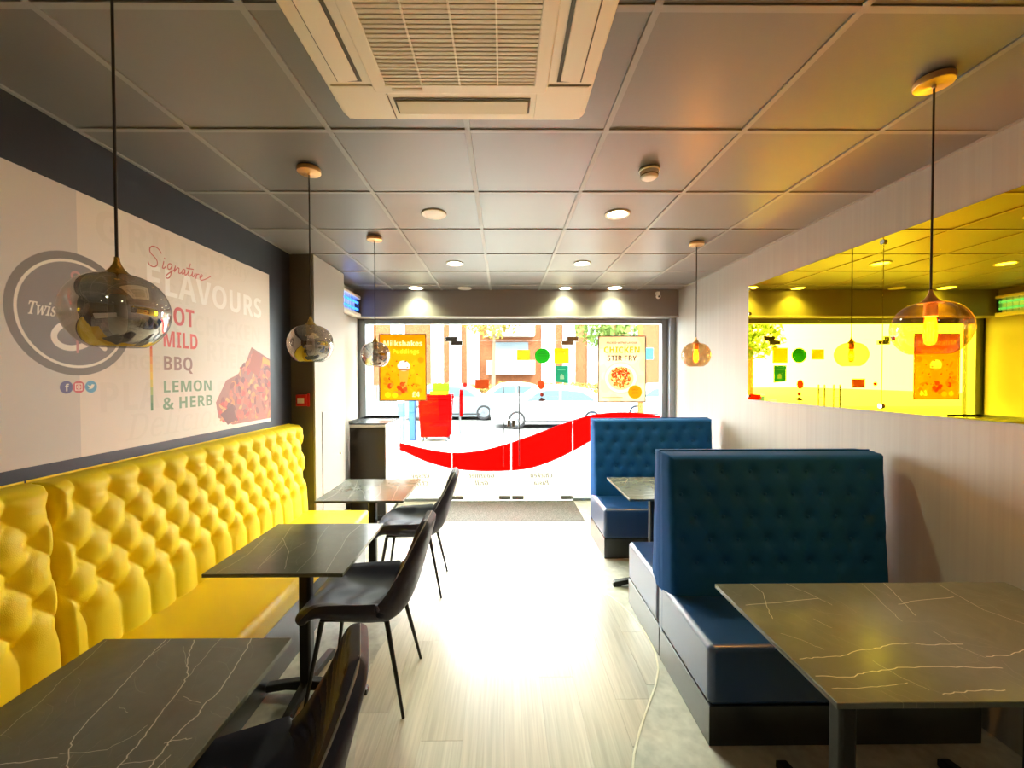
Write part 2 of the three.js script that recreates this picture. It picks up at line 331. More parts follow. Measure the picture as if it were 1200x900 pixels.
// ------------------------------------------------------------------ posters and stickers on the glass
function poster(name, label, cat, x0, x1, y0, y1, tex, frame, group) {
  const o = thing(name, label, cat, [(x0 + x1) / 2, (y0 + y1) / 2, ZG + 0.011], 0, group);
  const w = x1 - x0, h = y1 - y0, sheet = phys({ map: tex, roughness: 1, transmission: 0.45, thickness: 0, specularIntensity: 0.3 });
  part(o, 'print', boxG(w, h, 0.002), M.whitePlastic).material = [0, 1, 2, 3, 4, 5].map((i) => (i > 3 ? sheet : M.whitePlastic));
  const g = o.children[0].geometry; { const a = g.attributes.uv, p = g.attributes.position; for (let i = 0; i < a.count; i++) a.setXY(i, p.getX(i) / w + 0.5, p.getY(i) / h + 0.5); }
  if (frame) {
    const f = 0.014;
    part(o, 'frame_strip', rbox(w + f, f, 0.008, 0.002, 0, h / 2, 0.002), frame); part(o, 'frame_strip', rbox(w + f, f, 0.008, 0.002, 0, -h / 2, 0.002), frame);
    part(o, 'frame_strip', rbox(f, h, 0.008, 0.002, -w / 2, 0, 0.002), frame); part(o, 'frame_strip', rbox(f, h, 0.008, 0.002, w / 2, 0, 0.002), frame);
  }
  return o;
}
const blob = (c, x, y, rx, ry, col, a = 0) => { c.fillStyle = col; c.beginPath(); c.ellipse(x, y, rx, ry, a, 0, 7); c.fill(); };
poster('poster', 'yellow framed milkshake poster on the left shopfront pane', 'poster', -1.578, -0.985, 1.300, 2.146, canvasTex(512, 730, (c, w, h) => {
  c.fillStyle = '#e0a406'; c.fillRect(0, 0, w, h);
  for (let i = 0; i < 26; i++) blob(c, rr(30, w - 30), rr(220, 640), rr(14, 50), rr(10, 34), i % 3 ? '#e8aa10' : '#d68e08', rr(0, 3));
  c.textAlign = 'center'; c.fillStyle = '#f6ecc8'; c.font = 'bold 80px sans-serif'; c.fillText('Milkshakes', w / 2, 128); c.fillStyle = '#f8d648'; c.font = 'bold 68px sans-serif'; c.fillText('& Puddings', w / 2, 212);
  c.fillStyle = '#e9a24a'; c.beginPath(); c.moveTo(205, 380); c.lineTo(325, 380); c.lineTo(292, 600); c.lineTo(236, 600); c.fill();
  blob(c, 265, 350, 70, 56, '#d9cfc6'); blob(c, 262, 322, 52, 32, '#e8e2dc'); c.fillStyle = '#8a4a16'; c.fillRect(206, 388, 118, 10);
  for (let i = 0; i < 22; i++) blob(c, rr(90, 430), rr(260, 640), rr(5, 15), rr(4, 8), i % 2 ? '#6d3f0c' : '#b3590f', rr(0, 3));
  for (let i = 0; i < 14; i++) blob(c, rr(90, 300), rr(540, 650), rr(16, 34), rr(12, 26), ['#e5662e', '#ee8b33', '#d9541f'][i % 3], rr(0, 3));
  c.fillStyle = '#f8e7b4'; c.font = 'bold 78px sans-serif'; c.fillText('£4', 398, 690); c.fillStyle = '#f6c91c'; blob(c, 88, 668, 30, 30, '#f6c91c'); blob(c, 166, 672, 34, 30, '#f2bd16');
}), std({ color: 0x6b5208, roughness: 0.4 }), 'framed posters on the shopfront glass');
poster('poster', 'pale framed chicken stir fry poster on the right shopfront pane', 'poster', 1.228, 1.835, 1.275, 2.120, canvasTex(512, 720, (c, w, h) => {
  c.fillStyle = '#ecd2b4'; c.fillRect(0, 0, w, h);
  for (let i = 0; i < 40; i++) blob(c, rr(0, w), rr(0, h), rr(20, 90), rr(20, 70), i % 2 ? '#efd9c0' : '#e8caa8', rr(0, 3));
  c.textAlign = 'center'; c.fillStyle = '#5d4a38'; c.font = 'bold 30px sans-serif'; c.fillText('PACKED WITH FLAVOUR', w / 2, 84);
  c.fillStyle = '#eba60c'; c.font = 'bold 92px sans-serif'; c.fillText('CHICKEN', w / 2, 182); c.fillStyle = '#4b4038'; c.font = 'bold 78px sans-serif'; c.fillText('STIR FRY', w / 2, 268);
  blob(c, 245, 460, 186, 176, '#dcc7a6'); blob(c, 245, 458, 170, 160, '#f2e6cf'); blob(c, 245, 460, 140, 130, '#e6c79a');
  for (let i = 0; i < 130; i++) { const a = rr(0, 6.28), r = Math.sqrt(rnd()) * 108; blob(c, 245 + Math.cos(a) * r, 452 + Math.sin(a) * r, rr(8, 22), rr(5, 10), ['#d8481a', '#e8682a', '#b93410', '#ef8d3c', '#f3b35e'][(rnd() * 5) | 0], rr(0, 3)); }
  blob(c, 400, 612, 76, 74, '#ef9a10'); c.fillStyle = '#c97608'; c.font = 'bold 26px sans-serif'; c.fillText('ONLY', 400, 596); c.fillText('£6.99', 400, 632);
  c.fillStyle = '#9a8468'; c.fillRect(46, 668, 220, 8);
}), std({ color: 0x55503f, roughness: 0.4 }), 'framed posters on the shopfront glass');
function sticker(label, x, y, w, h, shape, col, mark) {
  const o = thing('window_sticker', label, 'sticker', [x, y, ZG + 0.0085]);
  const s = new THREE.Shape();
  if (shape === 'round') s.absellipse(0, 0, w / 2, h / 2, 0, Math.PI * 2); else { s.moveTo(-w / 2, -h / 2); s.lineTo(w / 2, -h / 2 - (shape === 'skew' ? 0.02 : 0)); s.lineTo(w / 2, h / 2); s.lineTo(-w / 2, h / 2); }
  part(o, 'sticker_film', new THREE.ExtrudeGeometry(s, { depth: 0.0008, bevelEnabled: false, curveSegments: 32 }), phys({ color: col, transmission: 0.4, thickness: 0, roughness: 1 }));
  if (mark) mark(o); return o;
}
const markMat = (c) => phys({ color: c, transmission: 0.4, thickness: 0, roughness: 1 });
const flat = (pts) => { const s = new THREE.Shape(); pts.forEach((p, i) => (i ? s.lineTo(...p) : s.moveTo(...p))); return new THREE.ExtrudeGeometry(s, { depth: 0.0006, bevelEnabled: false }).translate(0, 0, 0.0008); };
sticker('round green sticker on the right glass door', 0.508, 1.869, 0.195, 0.195, 'round', 0x0fae22, (o) => { for (const y of [0.03, 0, -0.03]) part(o, 'mark', boxG(0.12, 0.006, 0.0006, 0, y, 0.0011), markMat(0x0c8a1c)); });
sticker('square yellow sticker with a white badge above the teal sticker', 0.755, 1.869, 0.195, 0.195, 'sq', 0xf2c60c, (o) => { const s = new THREE.Shape(); s.absellipse(0, 0.015, 0.04, 0.055, 0, 7); part(o, 'badge', new THREE.ExtrudeGeometry(s, { depth: 0.0006, bevelEnabled: false }).translate(0, 0, 0.0008), markMat(0xfbeaa0)); });
sticker('teal green sticker with a white mark below the square yellow one', 0.755, 1.638, 0.165, 0.205, 'skew', 0x0e9a80, (o) => { part(o, 'mark', flat([[-0.02, -0.07], [0.035, -0.07], [0.03, -0.02], [0.0, 0.0], [-0.02, -0.03]]), markMat(0xbfe6d2)); part(o, 'mark', boxG(0.10, 0.008, 0.0006, 0, 0.05, 0.0011), markMat(0x7fd0b4)); });
sticker('pale yellow sticker left of the round green one', 0.265, 1.881, 0.165, 0.13, 'sq', 0xf3c93a);
sticker('orange oval sticker on the right glass door', 0.491, 1.496, 0.09, 0.12, 'round', 0xe25a10, (o) => { for (const x of [-0.02, 0, 0.02]) part(o, 'mark', boxG(0.005, 0.06, 0.0006, x, 0, 0.0011), markMat(0xb23c08)); });
sticker('small dark red leaf shaped sticker under the orange oval one', 0.502, 1.37, 0.045, 0.05, 'round', 0x9c2a10, (o) => { part(o, 'mark', flat([[-0.05, -0.085], [-0.01, -0.035], [0.05, -0.06], [0.02, -0.085]]), markMat(0x5a2210)); part(o, 'stem', boxG(0.006, 0.16, 0.0006, 0.004, -0.16, 0.0011), markMat(0xd89a90)); });
sticker('brown rectangular sticker on the left glass door', -0.267, 1.508, 0.175, 0.118, 'sq', 0xb8560e);
sticker('small red sticker left of the brown one on the left glass door', -0.487, 1.498, 0.055, 0.055, 'round', 0xd22018);

// ------------------------------------------------------------------ printed wall panel (left wall)
{
  const y0 = 1.255, y1 = 2.405, zN = 0.10, zF = -3.255, W = zN - zF, H = y1 - y0;
  const S = 2048 / W;                                       // pixels per metre
  const tex = canvasTex(2048, Math.round(H * S), (c, w, h) => {
    const X = (z) => (zN - z) * S, Y = (y) => (y1 - y) * S;
    c.fillStyle = '#cfc9be'; c.fillRect(0, 0, w, h);
    c.fillStyle = '#e6dccb'; c.fillRect(X(-1.797), 0, w, h);
    // ghosted words behind the menu text
    c.fillStyle = '#e1d7c5';
    const ghost = (t, z, y, px, font = 'sans-serif', st = 'bold') => { c.font = `${st} ${px}px ${font}`; c.textAlign = 'left'; c.fillText(t, X(z), Y(y)); };
    ghost('GRILLED', -1.87, 2.22, 130); ghost('Fresh', -1.95, 2.02, 110, 'serif', 'italic'); ghost('CHICKEN', -2.45, 1.86, 96); ghost('WRAPS', -1.86, 1.80, 96); ghost('RICE', -2.55, 1.70, 110);
    ghost('BURGERS', -1.88, 1.64, 64); ghost('PLATTERS', -1.87, 1.44, 116); ghost('Delicious!', -2.0, 1.29, 110, 'serif', 'italic'); ghost('HERBS', -2.68, 1.66, 80); ghost('Tasty', -2.66, 2.30, 80, 'serif', 'italic');
    // round emblem
    const cx = X(-1.79), cy = Y(1.872), R = 0.262 * S;
    blob(c, cx, cy, R, R, '#7d746b'); c.strokeStyle = '#efe6d4'; c.lineWidth = 8; c.beginPath(); c.arc(cx, cy, R * 0.855, 0, 7); c.stroke();
    blob(c, cx, cy, R * 0.835, R * 0.835, '#857c76');
    c.save(); c.translate(X(-1.60), Y(1.848)); c.rotate(-0.03); c.transform(0.62, 0, -0.12, 1, 0, 0); c.fillStyle = '#f2ead8'; c.font = 'italic bold 44px serif'; c.textAlign = 'left'; c.fillText('Twist', 0, 0); c.restore();
    c.strokeStyle = '#f2ead8'; c.lineWidth = 15; c.lineCap = 'round';
    c.beginPath(); c.moveTo(cx + 70, cy + 20); c.bezierCurveTo(cx + 30, cy + 110, cx - 62, cy + 100, cx - 56, cy + 58); c.bezierCurveTo(cx - 50, cy + 22, cx + 34, cy + 6, cx + 26, cy - 36); c.bezierCurveTo(cx + 18, cy - 62, cx - 22, cy - 50, cx - 14, cy - 20); c.bezierCurveTo(cx - 4, cy + 20, cx + 40, cy + 60, cx + 74, cy + 84); c.stroke();
    c.strokeStyle = '#c98f86'; c.lineWidth = 6; c.beginPath(); c.arc(cx, Y(2.035), 11, 0, 7); c.stroke(); c.beginPath(); c.moveTo(cx, Y(2.015)); c.lineTo(cx, Y(1.71)); c.stroke();
    // social icons
    const icon = (z, col) => blob(c, X(z), Y(1.560), 16, 16, col);
    icon(-1.742, '#6a6894'); icon(-1.792, '#cf6a70'); icon(-1.845, '#5d9fc4');
    c.fillStyle = '#f2ead8'; c.font = 'bold 25px sans-serif'; c.textAlign = 'center'; c.fillText('f', X(-1.742) + 1, Y(1.560) + 10);
    c.strokeStyle = '#f2ead8'; c.lineWidth = 2.4; c.strokeRect(X(-1.792) - 8, Y(1.56) - 8, 16, 16); c.beginPath(); c.arc(X(-1.792), Y(1.56), 4, 0, 7); c.stroke();
    { const x = X(-1.845), y = Y(1.56); c.fillStyle = '#f2ead8'; c.beginPath(); c.moveTo(x - 10, y - 6); c.quadraticCurveTo(x - 3, y - 1, x, y - 3); c.quadraticCurveTo(x + 2, y - 9, x + 7, y - 6); c.lineTo(x + 10, y - 6); c.lineTo(x + 8, y - 2); c.quadraticCurveTo(x + 6, y + 9, x - 9, y + 6); c.quadraticCurveTo(x - 4, y + 5, x - 4, y + 3); c.closePath(); c.fill(); }
    // menu headings
    const fit = (t, za, zb, y, cap, col) => { c.save(); c.font = `bold 100px sans-serif`; const m = c.measureText(t).width; c.translate(X(za), Y(y)); c.scale((X(zb) - X(za)) / m, cap * S / 71.5); c.fillStyle = col; c.textAlign = 'left'; c.fillText(t, 0, 0); c.restore(); };
    fit('FLAVOURS', -2.125, -3.155, 2.046, 0.142, '#fbf7ec'); 
    // thin red handwriting: Signature
    c.save(); c.translate(X(-2.15), Y(2.185)); c.rotate(0.0); c.scale(1, 1); c.strokeStyle = '#c2564a'; c.lineWidth = 3.4; c.lineJoin = 'round'; c.beginPath();
    const pen = [['M', 52, -50], ['C', 40, -72, 6, -66, 8, -46, ], ['C', 10, -30, 40, -34, 36, -10], ['C', 30, 8, 2, 4, 2, -8], ['M', 62, -26], ['L', 56, -4], ['Q', 60, 0, 70, -12], ['M', 65, -38], ['L', 66, -36], ['M', 96, -24], ['C', 84, -32, 72, -16, 80, -6], ['Q', 90, -4, 96, -24], ['C', 94, 0, 90, 26, 72, 26], ['C', 62, 22, 84, 4, 104, -8], ['L', 110, -24], ['L', 106, -4], ['Q', 120, -26, 126, -20], ['L', 124, -4], ['Q', 130, -2, 138, -10], ['M', 152, -22], ['C', 140, -26, 134, -4, 142, -4], ['Q', 150, -8, 153, -22], ['L', 152, -4], ['Q', 160, -4, 168, -20], ['L', 178, -50], ['M', 160, -30], ['L', 192, -34], ['M', 170, -26], ['L', 168, -6], ['Q', 176, -2, 184, -14], ['L', 188, -24], ['L', 186, -8], ['Q', 192, -2, 200, -22], ['L', 199, -4], ['M', 206, -22], ['L', 204, -4], ['Q', 208, -26, 220, -22], ['M', 222, -12], ['C', 240, -16, 240, -28, 230, -24], ['C', 222, -18, 222, -2, 232, -4], ['Q', 250, -10, 280, -30]];
    for (const [k, ...a] of pen) k === 'M' ? c.moveTo(...a) : k === 'L' ? c.lineTo(...a) : k === 'Q' ? c.quadraticCurveTo(...a) : c.bezierCurveTo(...a);
    c.stroke(); c.restore();
    fit('HOT', -2.212, -2.468, 1.895, 0.100, '#cf4a40'); fit('MILD', -2.232, -2.495, 1.768, 0.088, '#e0564a'); fit('BBQ', -2.232, -2.452, 1.640, 0.078, '#a07a6c'); fit('LEMON', -2.228, -2.612, 1.519, 0.062, '#7b9a72'); fit('& HERB', -2.226, -2.614, 1.425, 0.064, '#7b9a72');
    // heat bar
    ['#d9542e', '#e2762e', '#e8973a', '#edb63e', '#ecc64a', '#d8c65a', '#a9b868', '#7b9a68', '#5f8a5c'].forEach((k, i) => { c.fillStyle = k; c.fillRect(X(-2.162) - 5, Y(1.79) + i * 0.0402 * S, 9, 0.0405 * S); });
    // grilled chicken print
    const poly = (col, ...p) => { c.fillStyle = col; c.beginPath(); p.forEach(([z, y], i) => (i ? c.lineTo(X(z), Y(y)) : c.moveTo(X(z), Y(y)))); c.closePath(); c.fill(); };
    poly('#ac6a58', [-3.02, 1.82], [-3.26, 1.74], [-3.26, 1.28], [-2.80, 1.28], [-2.66, 1.34], [-2.64, 1.44], [-2.74, 1.58], [-2.86, 1.62], [-2.96, 1.72]);
    const fleck = ['#d96a55', '#cc5646', '#dd8a52', '#9a5648', '#dd7a62', '#bd6450', '#e3a066', '#8a5044'];
    for (let i = 0; i < 260; i++) { const z = -rr(2.68, 3.24), y = rr(1.31, 1.78); if (y - 1.33 > ( -z - 2.64) * 1.15 + 0.04) continue; blob(c, X(z), Y(y), rr(7, 22), rr(5, 13), fleck[(rnd() * 8) | 0], rr(0, 3)); }
    poly('#7d4a3c', [-2.68, 1.36], [-2.80, 1.42], [-2.84, 1.31], [-2.75, 1.285]); poly('#b05a40', [-3.04, 1.80], [-3.17, 1.76], [-3.10, 1.60], [-2.98, 1.66]); poly('#e8a03a', [-3.16, 1.76], [-3.25, 1.73], [-3.25, 1.69], [-3.15, 1.71]);
  });
  const o = thing('wall_print', 'large printed menu panel on the dark left wall above the yellow banquette', 'wall print', [XL, (y0 + y1) / 2, (zN + zF) / 2]);
  const g = new THREE.PlaneGeometry(W, H).rotateY(Math.PI / 2).translate(0.0125, 0, 0);
  part(o, 'board', boxG(0.012, H, W, 0.006, 0, 0), M.black);
  part(o, 'print', g, std({ map: tex, roughness: 0.5 }));
}

// ------------------------------------------------------------------ gold tinted wall mirror, two sheets with clips
{
  const o = thing('wall_mirror', 'long gold tinted mirror in two sheets on the right wall', 'mirror', [XR, 1.89, -1.6]);
  const y0 = 1.398 - 1.89, y1 = 2.392 - 1.89, at = (z) => z + 1.6;
  const sheet = (a, b) => part(o, 'mirror_sheet', rspan(-0.008, -0.001, y0, y1, at(a), at(b), 0.0015), M.mirror);
  sheet(-3.625, -2.339); sheet(-2.336, -1.05); sheet(-1.047, 0.24);
  const clip = (z, y) => part(o, 'clip', cyl(0.014, 0.014, 0.012, 0, 0, 0, 16).rotateZ(Math.PI / 2).translate(-0.012, y, at(z)), M.steel);
  for (const z of [-3.61, -2.3375, -1.0485]) for (const y of [y1 - 0.03, y0 + 0.75, y0 + 0.03]) if (!(y === y0 + 0.75 && z !== -3.61)) clip(z, y);
}

// ------------------------------------------------------------------ tufted upholstery
// panel in local axes: x along its length 0..W, y up 0..H, front towards +z, back at z = 0
function tufted(W, H, { px, py, u0, top, rows, depth = 0.10, puff = 0.032, lean = 0.04, res = 0.0085, round = 0.03, roundTop = round, crease = 0.55 }) {
  const low = top - py * (rows - 1);
  const relief = (u, v) => {
    let h;
    const q = (U, Vv) => { const r2 = U * U + Vv * Vv; return 1 - Math.exp(-r2 / 0.0011); };
    const row = clamp(Math.round((top - v) / py), 0, rows - 1);
    let near = 1;
    for (const k of [row - 1, row, row + 1]) if (k >= 0 && k < rows) { const off = u0 + (k % 2 ? px / 2 : 0), du = (u - off) - Math.round((u - off) / px) * px; near = Math.min(near, q(du, v - (top - k * py))); }
    const pleat = (off) => Math.pow(Math.abs(Math.sin(Math.PI * (u - off) / px)), 0.38);
    if (v > top) { const k = smooth(v, top, top + 0.06); h = pleat(u0) * (0.85 + 0.15 * k); } else if (v < low) h = pleat(u0 + ((rows - 1) % 2 ? px / 2 : 0));
    else {
      const vv = v + 0.012 * Math.cos(Math.PI * 2 * (u - u0) / px) * Math.sin(Math.PI * (top - v) / py);
      const a = (u - u0) / px + (vv - top) / (2 * py), b = (u - u0) / px - (vv - top) / (2 * py);
      h = Math.pow(Math.abs(Math.sin(Math.PI * a) * Math.sin(Math.PI * b)), 0.30);
    }
    return crease * h + (1 - crease) * near;
  };
  const e = (d, q = round) => { const t = clamp(d / q); return Math.sqrt(1 - (1 - t) * (1 - t)); };
  const nu = Math.round(W / res), nv = Math.round(H / res);
  const face = (s, t) => {
    const u = s * W, v = t * H, edge = Math.min(e(u), e(W - u), e(H - v, roundTop));
    const z = (depth - puff + puff * relief(u, v) + lean * (1 - t)) * (0.3 + 0.7 * edge);
    return V3(u, v - 0.008 * (1 - edge) * (v > H / 2 ? 1 : 0), z);
  };
  const front = grid(nu, nv, face), strips = [];
  const rim = (n, f) => strips.push(grid(n, 1, f));
  rim(nu, (s, t) => { const p = face(s, 1); return t ? V3(p.x, p.y, 0) : p; });
  rim(nv, (s, t) => { const p = face(0, s); return t ? p : V3(p.x, p.y, 0); });
  rim(nv, (s, t) => { const p = face(1, s); return t ? V3(p.x, p.y, 0) : p; }); strips[2].index.array.reverse(); strips[2].computeVertexNormals();
  strips[1].index.array.reverse(); strips[1].computeVertexNormals();
  const g = merge([front, ...strips, new THREE.PlaneGeometry(W, H).rotateY(Math.PI).translate(W / 2, H / 2, 0.0005)]);
  // upholstery grain in metres
  const p = g.attributes.position, uv = g.attributes.uv; for (let i = 0; i < p.count; i++) uv.setXY(i, p.getX(i), p.getY(i));
  const buttons = [];
  for (let k = 0; k < rows; k++) { const off = u0 + (k % 2 ? px / 2 : 0); for (let u = off - Math.floor(off / px) * px; u < W; u += px) if (u > 0.03 && u < W - 0.03) { const v = top - k * py, q = face(u / W, v / H); buttons.push(new THREE.SphereGeometry(0.010, 8, 5).scale(1, 1, 0.5).translate(u, v, q.z + 0.002)); } }
  return [g, buttons];
}

// yellow banquette along the left wall: two tufted back panels, vinyl seat, dark base
{
  const o = thing('banquette', 'long yellow tufted banquette with a smooth vinyl seat along the left wall', 'bench seat', [XL, 0, -1.6]);
  const y0 = 0.44, H = 0.765, at = (z) => z + 1.6;
  const back = (z0, z1, u0) => {                            // local x runs towards -z
    const [g, b] = tufted(z0 - z1, H, { px: 0.148, py: 0.1145, u0, top: 1.110 - y0, rows: 5, depth: 0.125, puff: 0.050, lean: 0.04, roundTop: 0.075 });
    const m = new THREE.Group();
    const place = (q) => q.rotateY(Math.PI / 2).translate(0.012, y0, at(z0));
    const p = part(o, 'backrest', place(g), M.yellow);
    for (const q of b) part(p, 'button', place(q), M.yellow);
    return p;
  };
  back(-1.588, -3.545, 0.085); back(0.30, -1.582, 1.735);
  part(o, 'seat', rspan(0.10, 0.70, 0.335, 0.46, at(-3.545), at(0.30), 0.035, 5), M.yellowSeat);
  part(o, 'base', rspan(0.03, 0.655, 0.0, 0.335, at(-3.535), at(0.29), 0.004), M.plinth);
  part(o, 'back_board', span(0.001, 0.012, 0.30, 1.19, at(-3.54), at(0.29)), M.plinth);
}

// blue booth benches on the right
function booth(label, z, turn) {
  const L = 1.194, o = thing('booth_bench', label, 'bench seat', [0.886 + L / 2, 0, z], turn, 'blue booth benches along the right wall');
  const y0 = 0.40, H = 0.785;                                // local: back plane z = 0, seat towards +z
  const [g, b] = tufted(L, H, { px: 0.152, py: 0.1205, u0: 0.15, top: 1.085 - y0, rows: 5, depth: 0.115, puff: 0.020, lean: 0.05, round: 0.035, crease: 0.14 });
  const place = (q) => q.translate(-L / 2, y0, 0.001);
  const p = part(o, 'backrest', place(g), M.blue);
  for (const q of b) part(p, 'button', place(q), M.blue);
  part(o, 'seat', rspan(-L / 2, L / 2, 0.175, 0.437, 0.02, 0.575, 0.028, 5), M.blueVinyl);
  part(o, 'plinth', rspan(-L / 2 + 0.002, L / 2 - 0.002, 0, 0.175, 0.004, 0.570, 0.003), M.plinth);
  part(o, 'side_panel', rspan(-L / 2 - 0.001, -L / 2 + 0.012, 0.175, 0.405, 0.004, 0.05, 0.003), M.blueVinyl);
  return o;
}
booth('nearest blue tufted booth bench, facing the room behind the large marble table', -2.316, 0);
booth('blue tufted booth bench back to back with the nearest one, facing the shopfront', -2.317, Math.PI);
booth('dark blue tufted booth bench standing against the shopfront window', -4.155, 0);

// ------------------------------------------------------------------ marble-topped pedestal tables
function marble(wm, dm, veins, extra) {
  const S = wm > 1 ? 1500 : 1700;
  return canvasTex(Math.round(wm * S), Math.round(dm * S), (c, w, h) => {
    c.fillStyle = '#5f645c'; c.fillRect(0, 0, w, h);
    for (let i = 0; i < 500; i++) { c.globalAlpha = 0.06; blob(c, rr(0, w), rr(0, h), rr(10, 120), rr(8, 60), i % 2 ? '#727a6e' : '#4e534b', rr(0, 3)); }
    c.globalAlpha = 1; c.lineCap = 'round'; c.lineJoin = 'round';
    const stroke = (wd, p, alpha, col) => { c.globalAlpha = alpha; c.strokeStyle = col; c.lineWidth = wd; c.beginPath(); for (let i = 0; i < p.length; i += 2) { const x = p[i] * S / 1000, y = p[i + 1] * S / 1000; i ? c.lineTo(x, y) : c.moveTo(x, y); } c.stroke(); };
    const rough = (p) => { const q = []; for (let i = 0; i + 3 < p.length; i += 2) for (let k = 0; k < 5; k++) { const t = k / 5, j = k ? 2.6 : 0; q.push(p[i] + (p[i + 2] - p[i]) * t + rr(-j, j), p[i + 1] + (p[i + 3] - p[i + 1]) * t + rr(-j, j)); } q.push(...p.slice(-2)); return q; };
    for (const [wd, ...p] of veins) { const q = rough(p); stroke(wd * 3.4, q, 0.10, '#a8a598'); stroke(wd * 1.7, q, wd < 1.2 ? 0.35 : 0.62, '#c9c6bb'); stroke(Math.max(1, wd * 0.7), q, 0.8, '#e2dfd4'); }
    for (let i = 0; i < extra; i++) { let x = rr(0, wm * 1000), y = rr(0, dm * 1000), a = rr(-0.5, 0.5) + (i % 3 ? 1.2 : 0.2); const p = [x, y]; for (let k = 0; k < 6; k++) { x += Math.cos(a) * rr(8, 24); y += Math.sin(a) * rr(8, 24); a += rr(-0.4, 0.4); p.push(x, y); } stroke(rr(0.8, 2), p, rr(0.10, 0.28), '#c9c6bb'); }
    c.globalAlpha = 1;
  });
}
const V1 = [[3, 455, 444, 451, 393, 441, 347, 431, 303, 412, 211, 395, 163, 359, 119, 322, 62, 296, 10], [1.4, 402, 171, 390, 101, 380, 32, 378, 0], [2.4, 380, 600, 365, 520, 349, 443, 312, 407, 280, 363, 265, 302, 253, 232, 231, 144, 219, 94, 203, 3], [1.3, 219, 94, 221, 51, 217, 4], [3, 535, 520, 525, 445, 519, 399, 516, 377, 520, 330, 527, 304, 518, 271, 527, 228, 514, 164, 494, 64, 475, 1], [2, 543, 445, 546, 415], [1, 104, 361, 90, 306, 85, 259, 55, 167, 51, 129, 15, 7], [2, 192, 434, 233, 430, 299, 418], [1.3, 295, 410, 391, 400, 421, 359, 426, 335], [1.5, 453, 437, 519, 427], [1.8, 508, 385, 521, 377, 561, 372], [1.2, 444, 245, 505, 267], [1, 304, 276, 344, 296], [1, 287, 41, 363, 128]];
const V2 = [[1.1, 214, 559, 169, 315, 100, 40], [1.2, 333, 561, 260, 383, 132, 205], [1.4, 526, 589, 469, 171, 479, 23], [0.8, 260, 383, 286, 263], [1, 207, 504, 193, 280], [1, 400, 590, 390, 400, 330, 210, 300, 20], [1.2, 60, 600, 80, 420, 40, 200]];
const VR = [[2, 23, 449, 85, 442, 153, 439, 222, 415, 280, 407, 349, 387, 434, 379, 467, 389, 584, 387], [2.4, 18, 519, 113, 524, 166, 507, 238, 497, 287, 487, 391, 485, 490, 489, 579, 493], [1.5, 26, 566, 108, 564, 180, 558, 250, 547], [2.2, 304, 588, 354, 582, 427, 575, 485, 576], [1.8, 33, 159, 174, 143, 336, 116], [1.3, 144, 0, 151, 75, 101, 178, 77, 244], [1.7, 599, 160, 675, 139, 857, 113], [1.4, 691, 1, 643, 120, 590, 234], [1.2, 291, 3, 336, 116, 351, 163], [0.8, 218, 246, 240, 300], [1, 234, 458, 256, 534, 282, 574], [1, 558, 318, 557, 400, 583, 450], [2, 590, 444, 670, 439, 742, 415, 850, 390, 960, 300], [1, 49, 327, 95, 362, 128, 408], [1, 598, 7, 534, 191, 511, 265], [1.6, 640, 500, 800, 480, 1000, 505, 1160, 470], [1.2, 900, 20, 870, 200, 930, 330]];
const stone = (t) => std({ map: t, roughness: 0.18 });
function tableBase(o, cx, arms) {
  const col = part(o, 'column', rbox(0.058, 0.70, 0.058, 0.014, cx, 0.385, 0, 3), M.black);
  part(o, 'mounting_plate', rbox(0.30, 0.012, 0.30, 0.004, cx, 0.733, 0), M.black);
  const foot = (a) => {
    const r = arms, s = new THREE.Shape(); s.moveTo(0.02, 0.03); s.lineTo(0.02, 0.072); s.lineTo(0.10, 0.062); s.lineTo(r - 0.01, 0.030); s.lineTo(r, 0.022); s.lineTo(r, 0.0); s.lineTo(r - 0.05, 0.0); s.lineTo(r - 0.06, 0.012); s.lineTo(0.10, 0.034);
    return new THREE.ExtrudeGeometry(s, { depth: 0.030, bevelEnabled: true, bevelSize: 0.005, bevelThickness: 0.005, bevelSegments: 2 }).translate(0, 0, -0.015).rotateY(a).translate(cx, 0.0025, 0);
  };
  for (let k = 0; k < 4; k++) part(o, 'foot', foot(k * Math.PI / 2), M.black);
}
function table(name, label, wm, dm, pos, tex, columns, arms, group) {
  const o = thing(name, label, 'table', pos, 0, group);
  const g = rbox(wm, 0.017, dm, 0.003, 0, 0.7485, 0), uv = g.attributes.uv, p = g.attributes.position;
  for (let i = 0; i < uv.count; i++) uv.setXY(i, p.getX(i) / wm + 0.5, 0.5 - p.getZ(i) / dm);
  part(o, 'tabletop', g, tex);
  for (const c of columns) tableBase(o, c, arms);
  return o;
}
const stone1 = stone(marble(0.605, 0.605, V1, 60)), stone2 = stone(marble(0.605, 0.605, V2, 40)), stoneR = stone(marble(1.19, 0.615, VR, 90));
const G1 = 'square marble tables along the yellow banquette';
table('cafe_table', 'nearest square dark marble table by the yellow banquette, strongly veined', 0.605, 0.605, [-0.9875, 0, -1.0225], stone1, [0], 0.30, G1);
const t2 = table('cafe_table', 'middle square dark marble table between the yellow banquette and second chair', 0.605, 0.605, [-0.9925, 0, -2.0625], stone2, [0], 0.30, G1);
copy(t2, 'cafe_table', 'farthest square marble table, bright with window light beside the litter unit', [-0.985, 0, -3.10]);
table('booth_table', 'large dark marble table in front of the nearest blue booth bench', 1.19, 0.615, [1.455, 0, -1.3475], stoneR, [-0.322, 0.345], 0.30, 'marble tables at the blue booths');
table('booth_table', 'marble booth table between the two farther blue benches', 1.19, 0.615, [1.465, 0, -3.12], stoneR, [-0.322, 0.345], 0.30, 'marble tables at the blue booths');

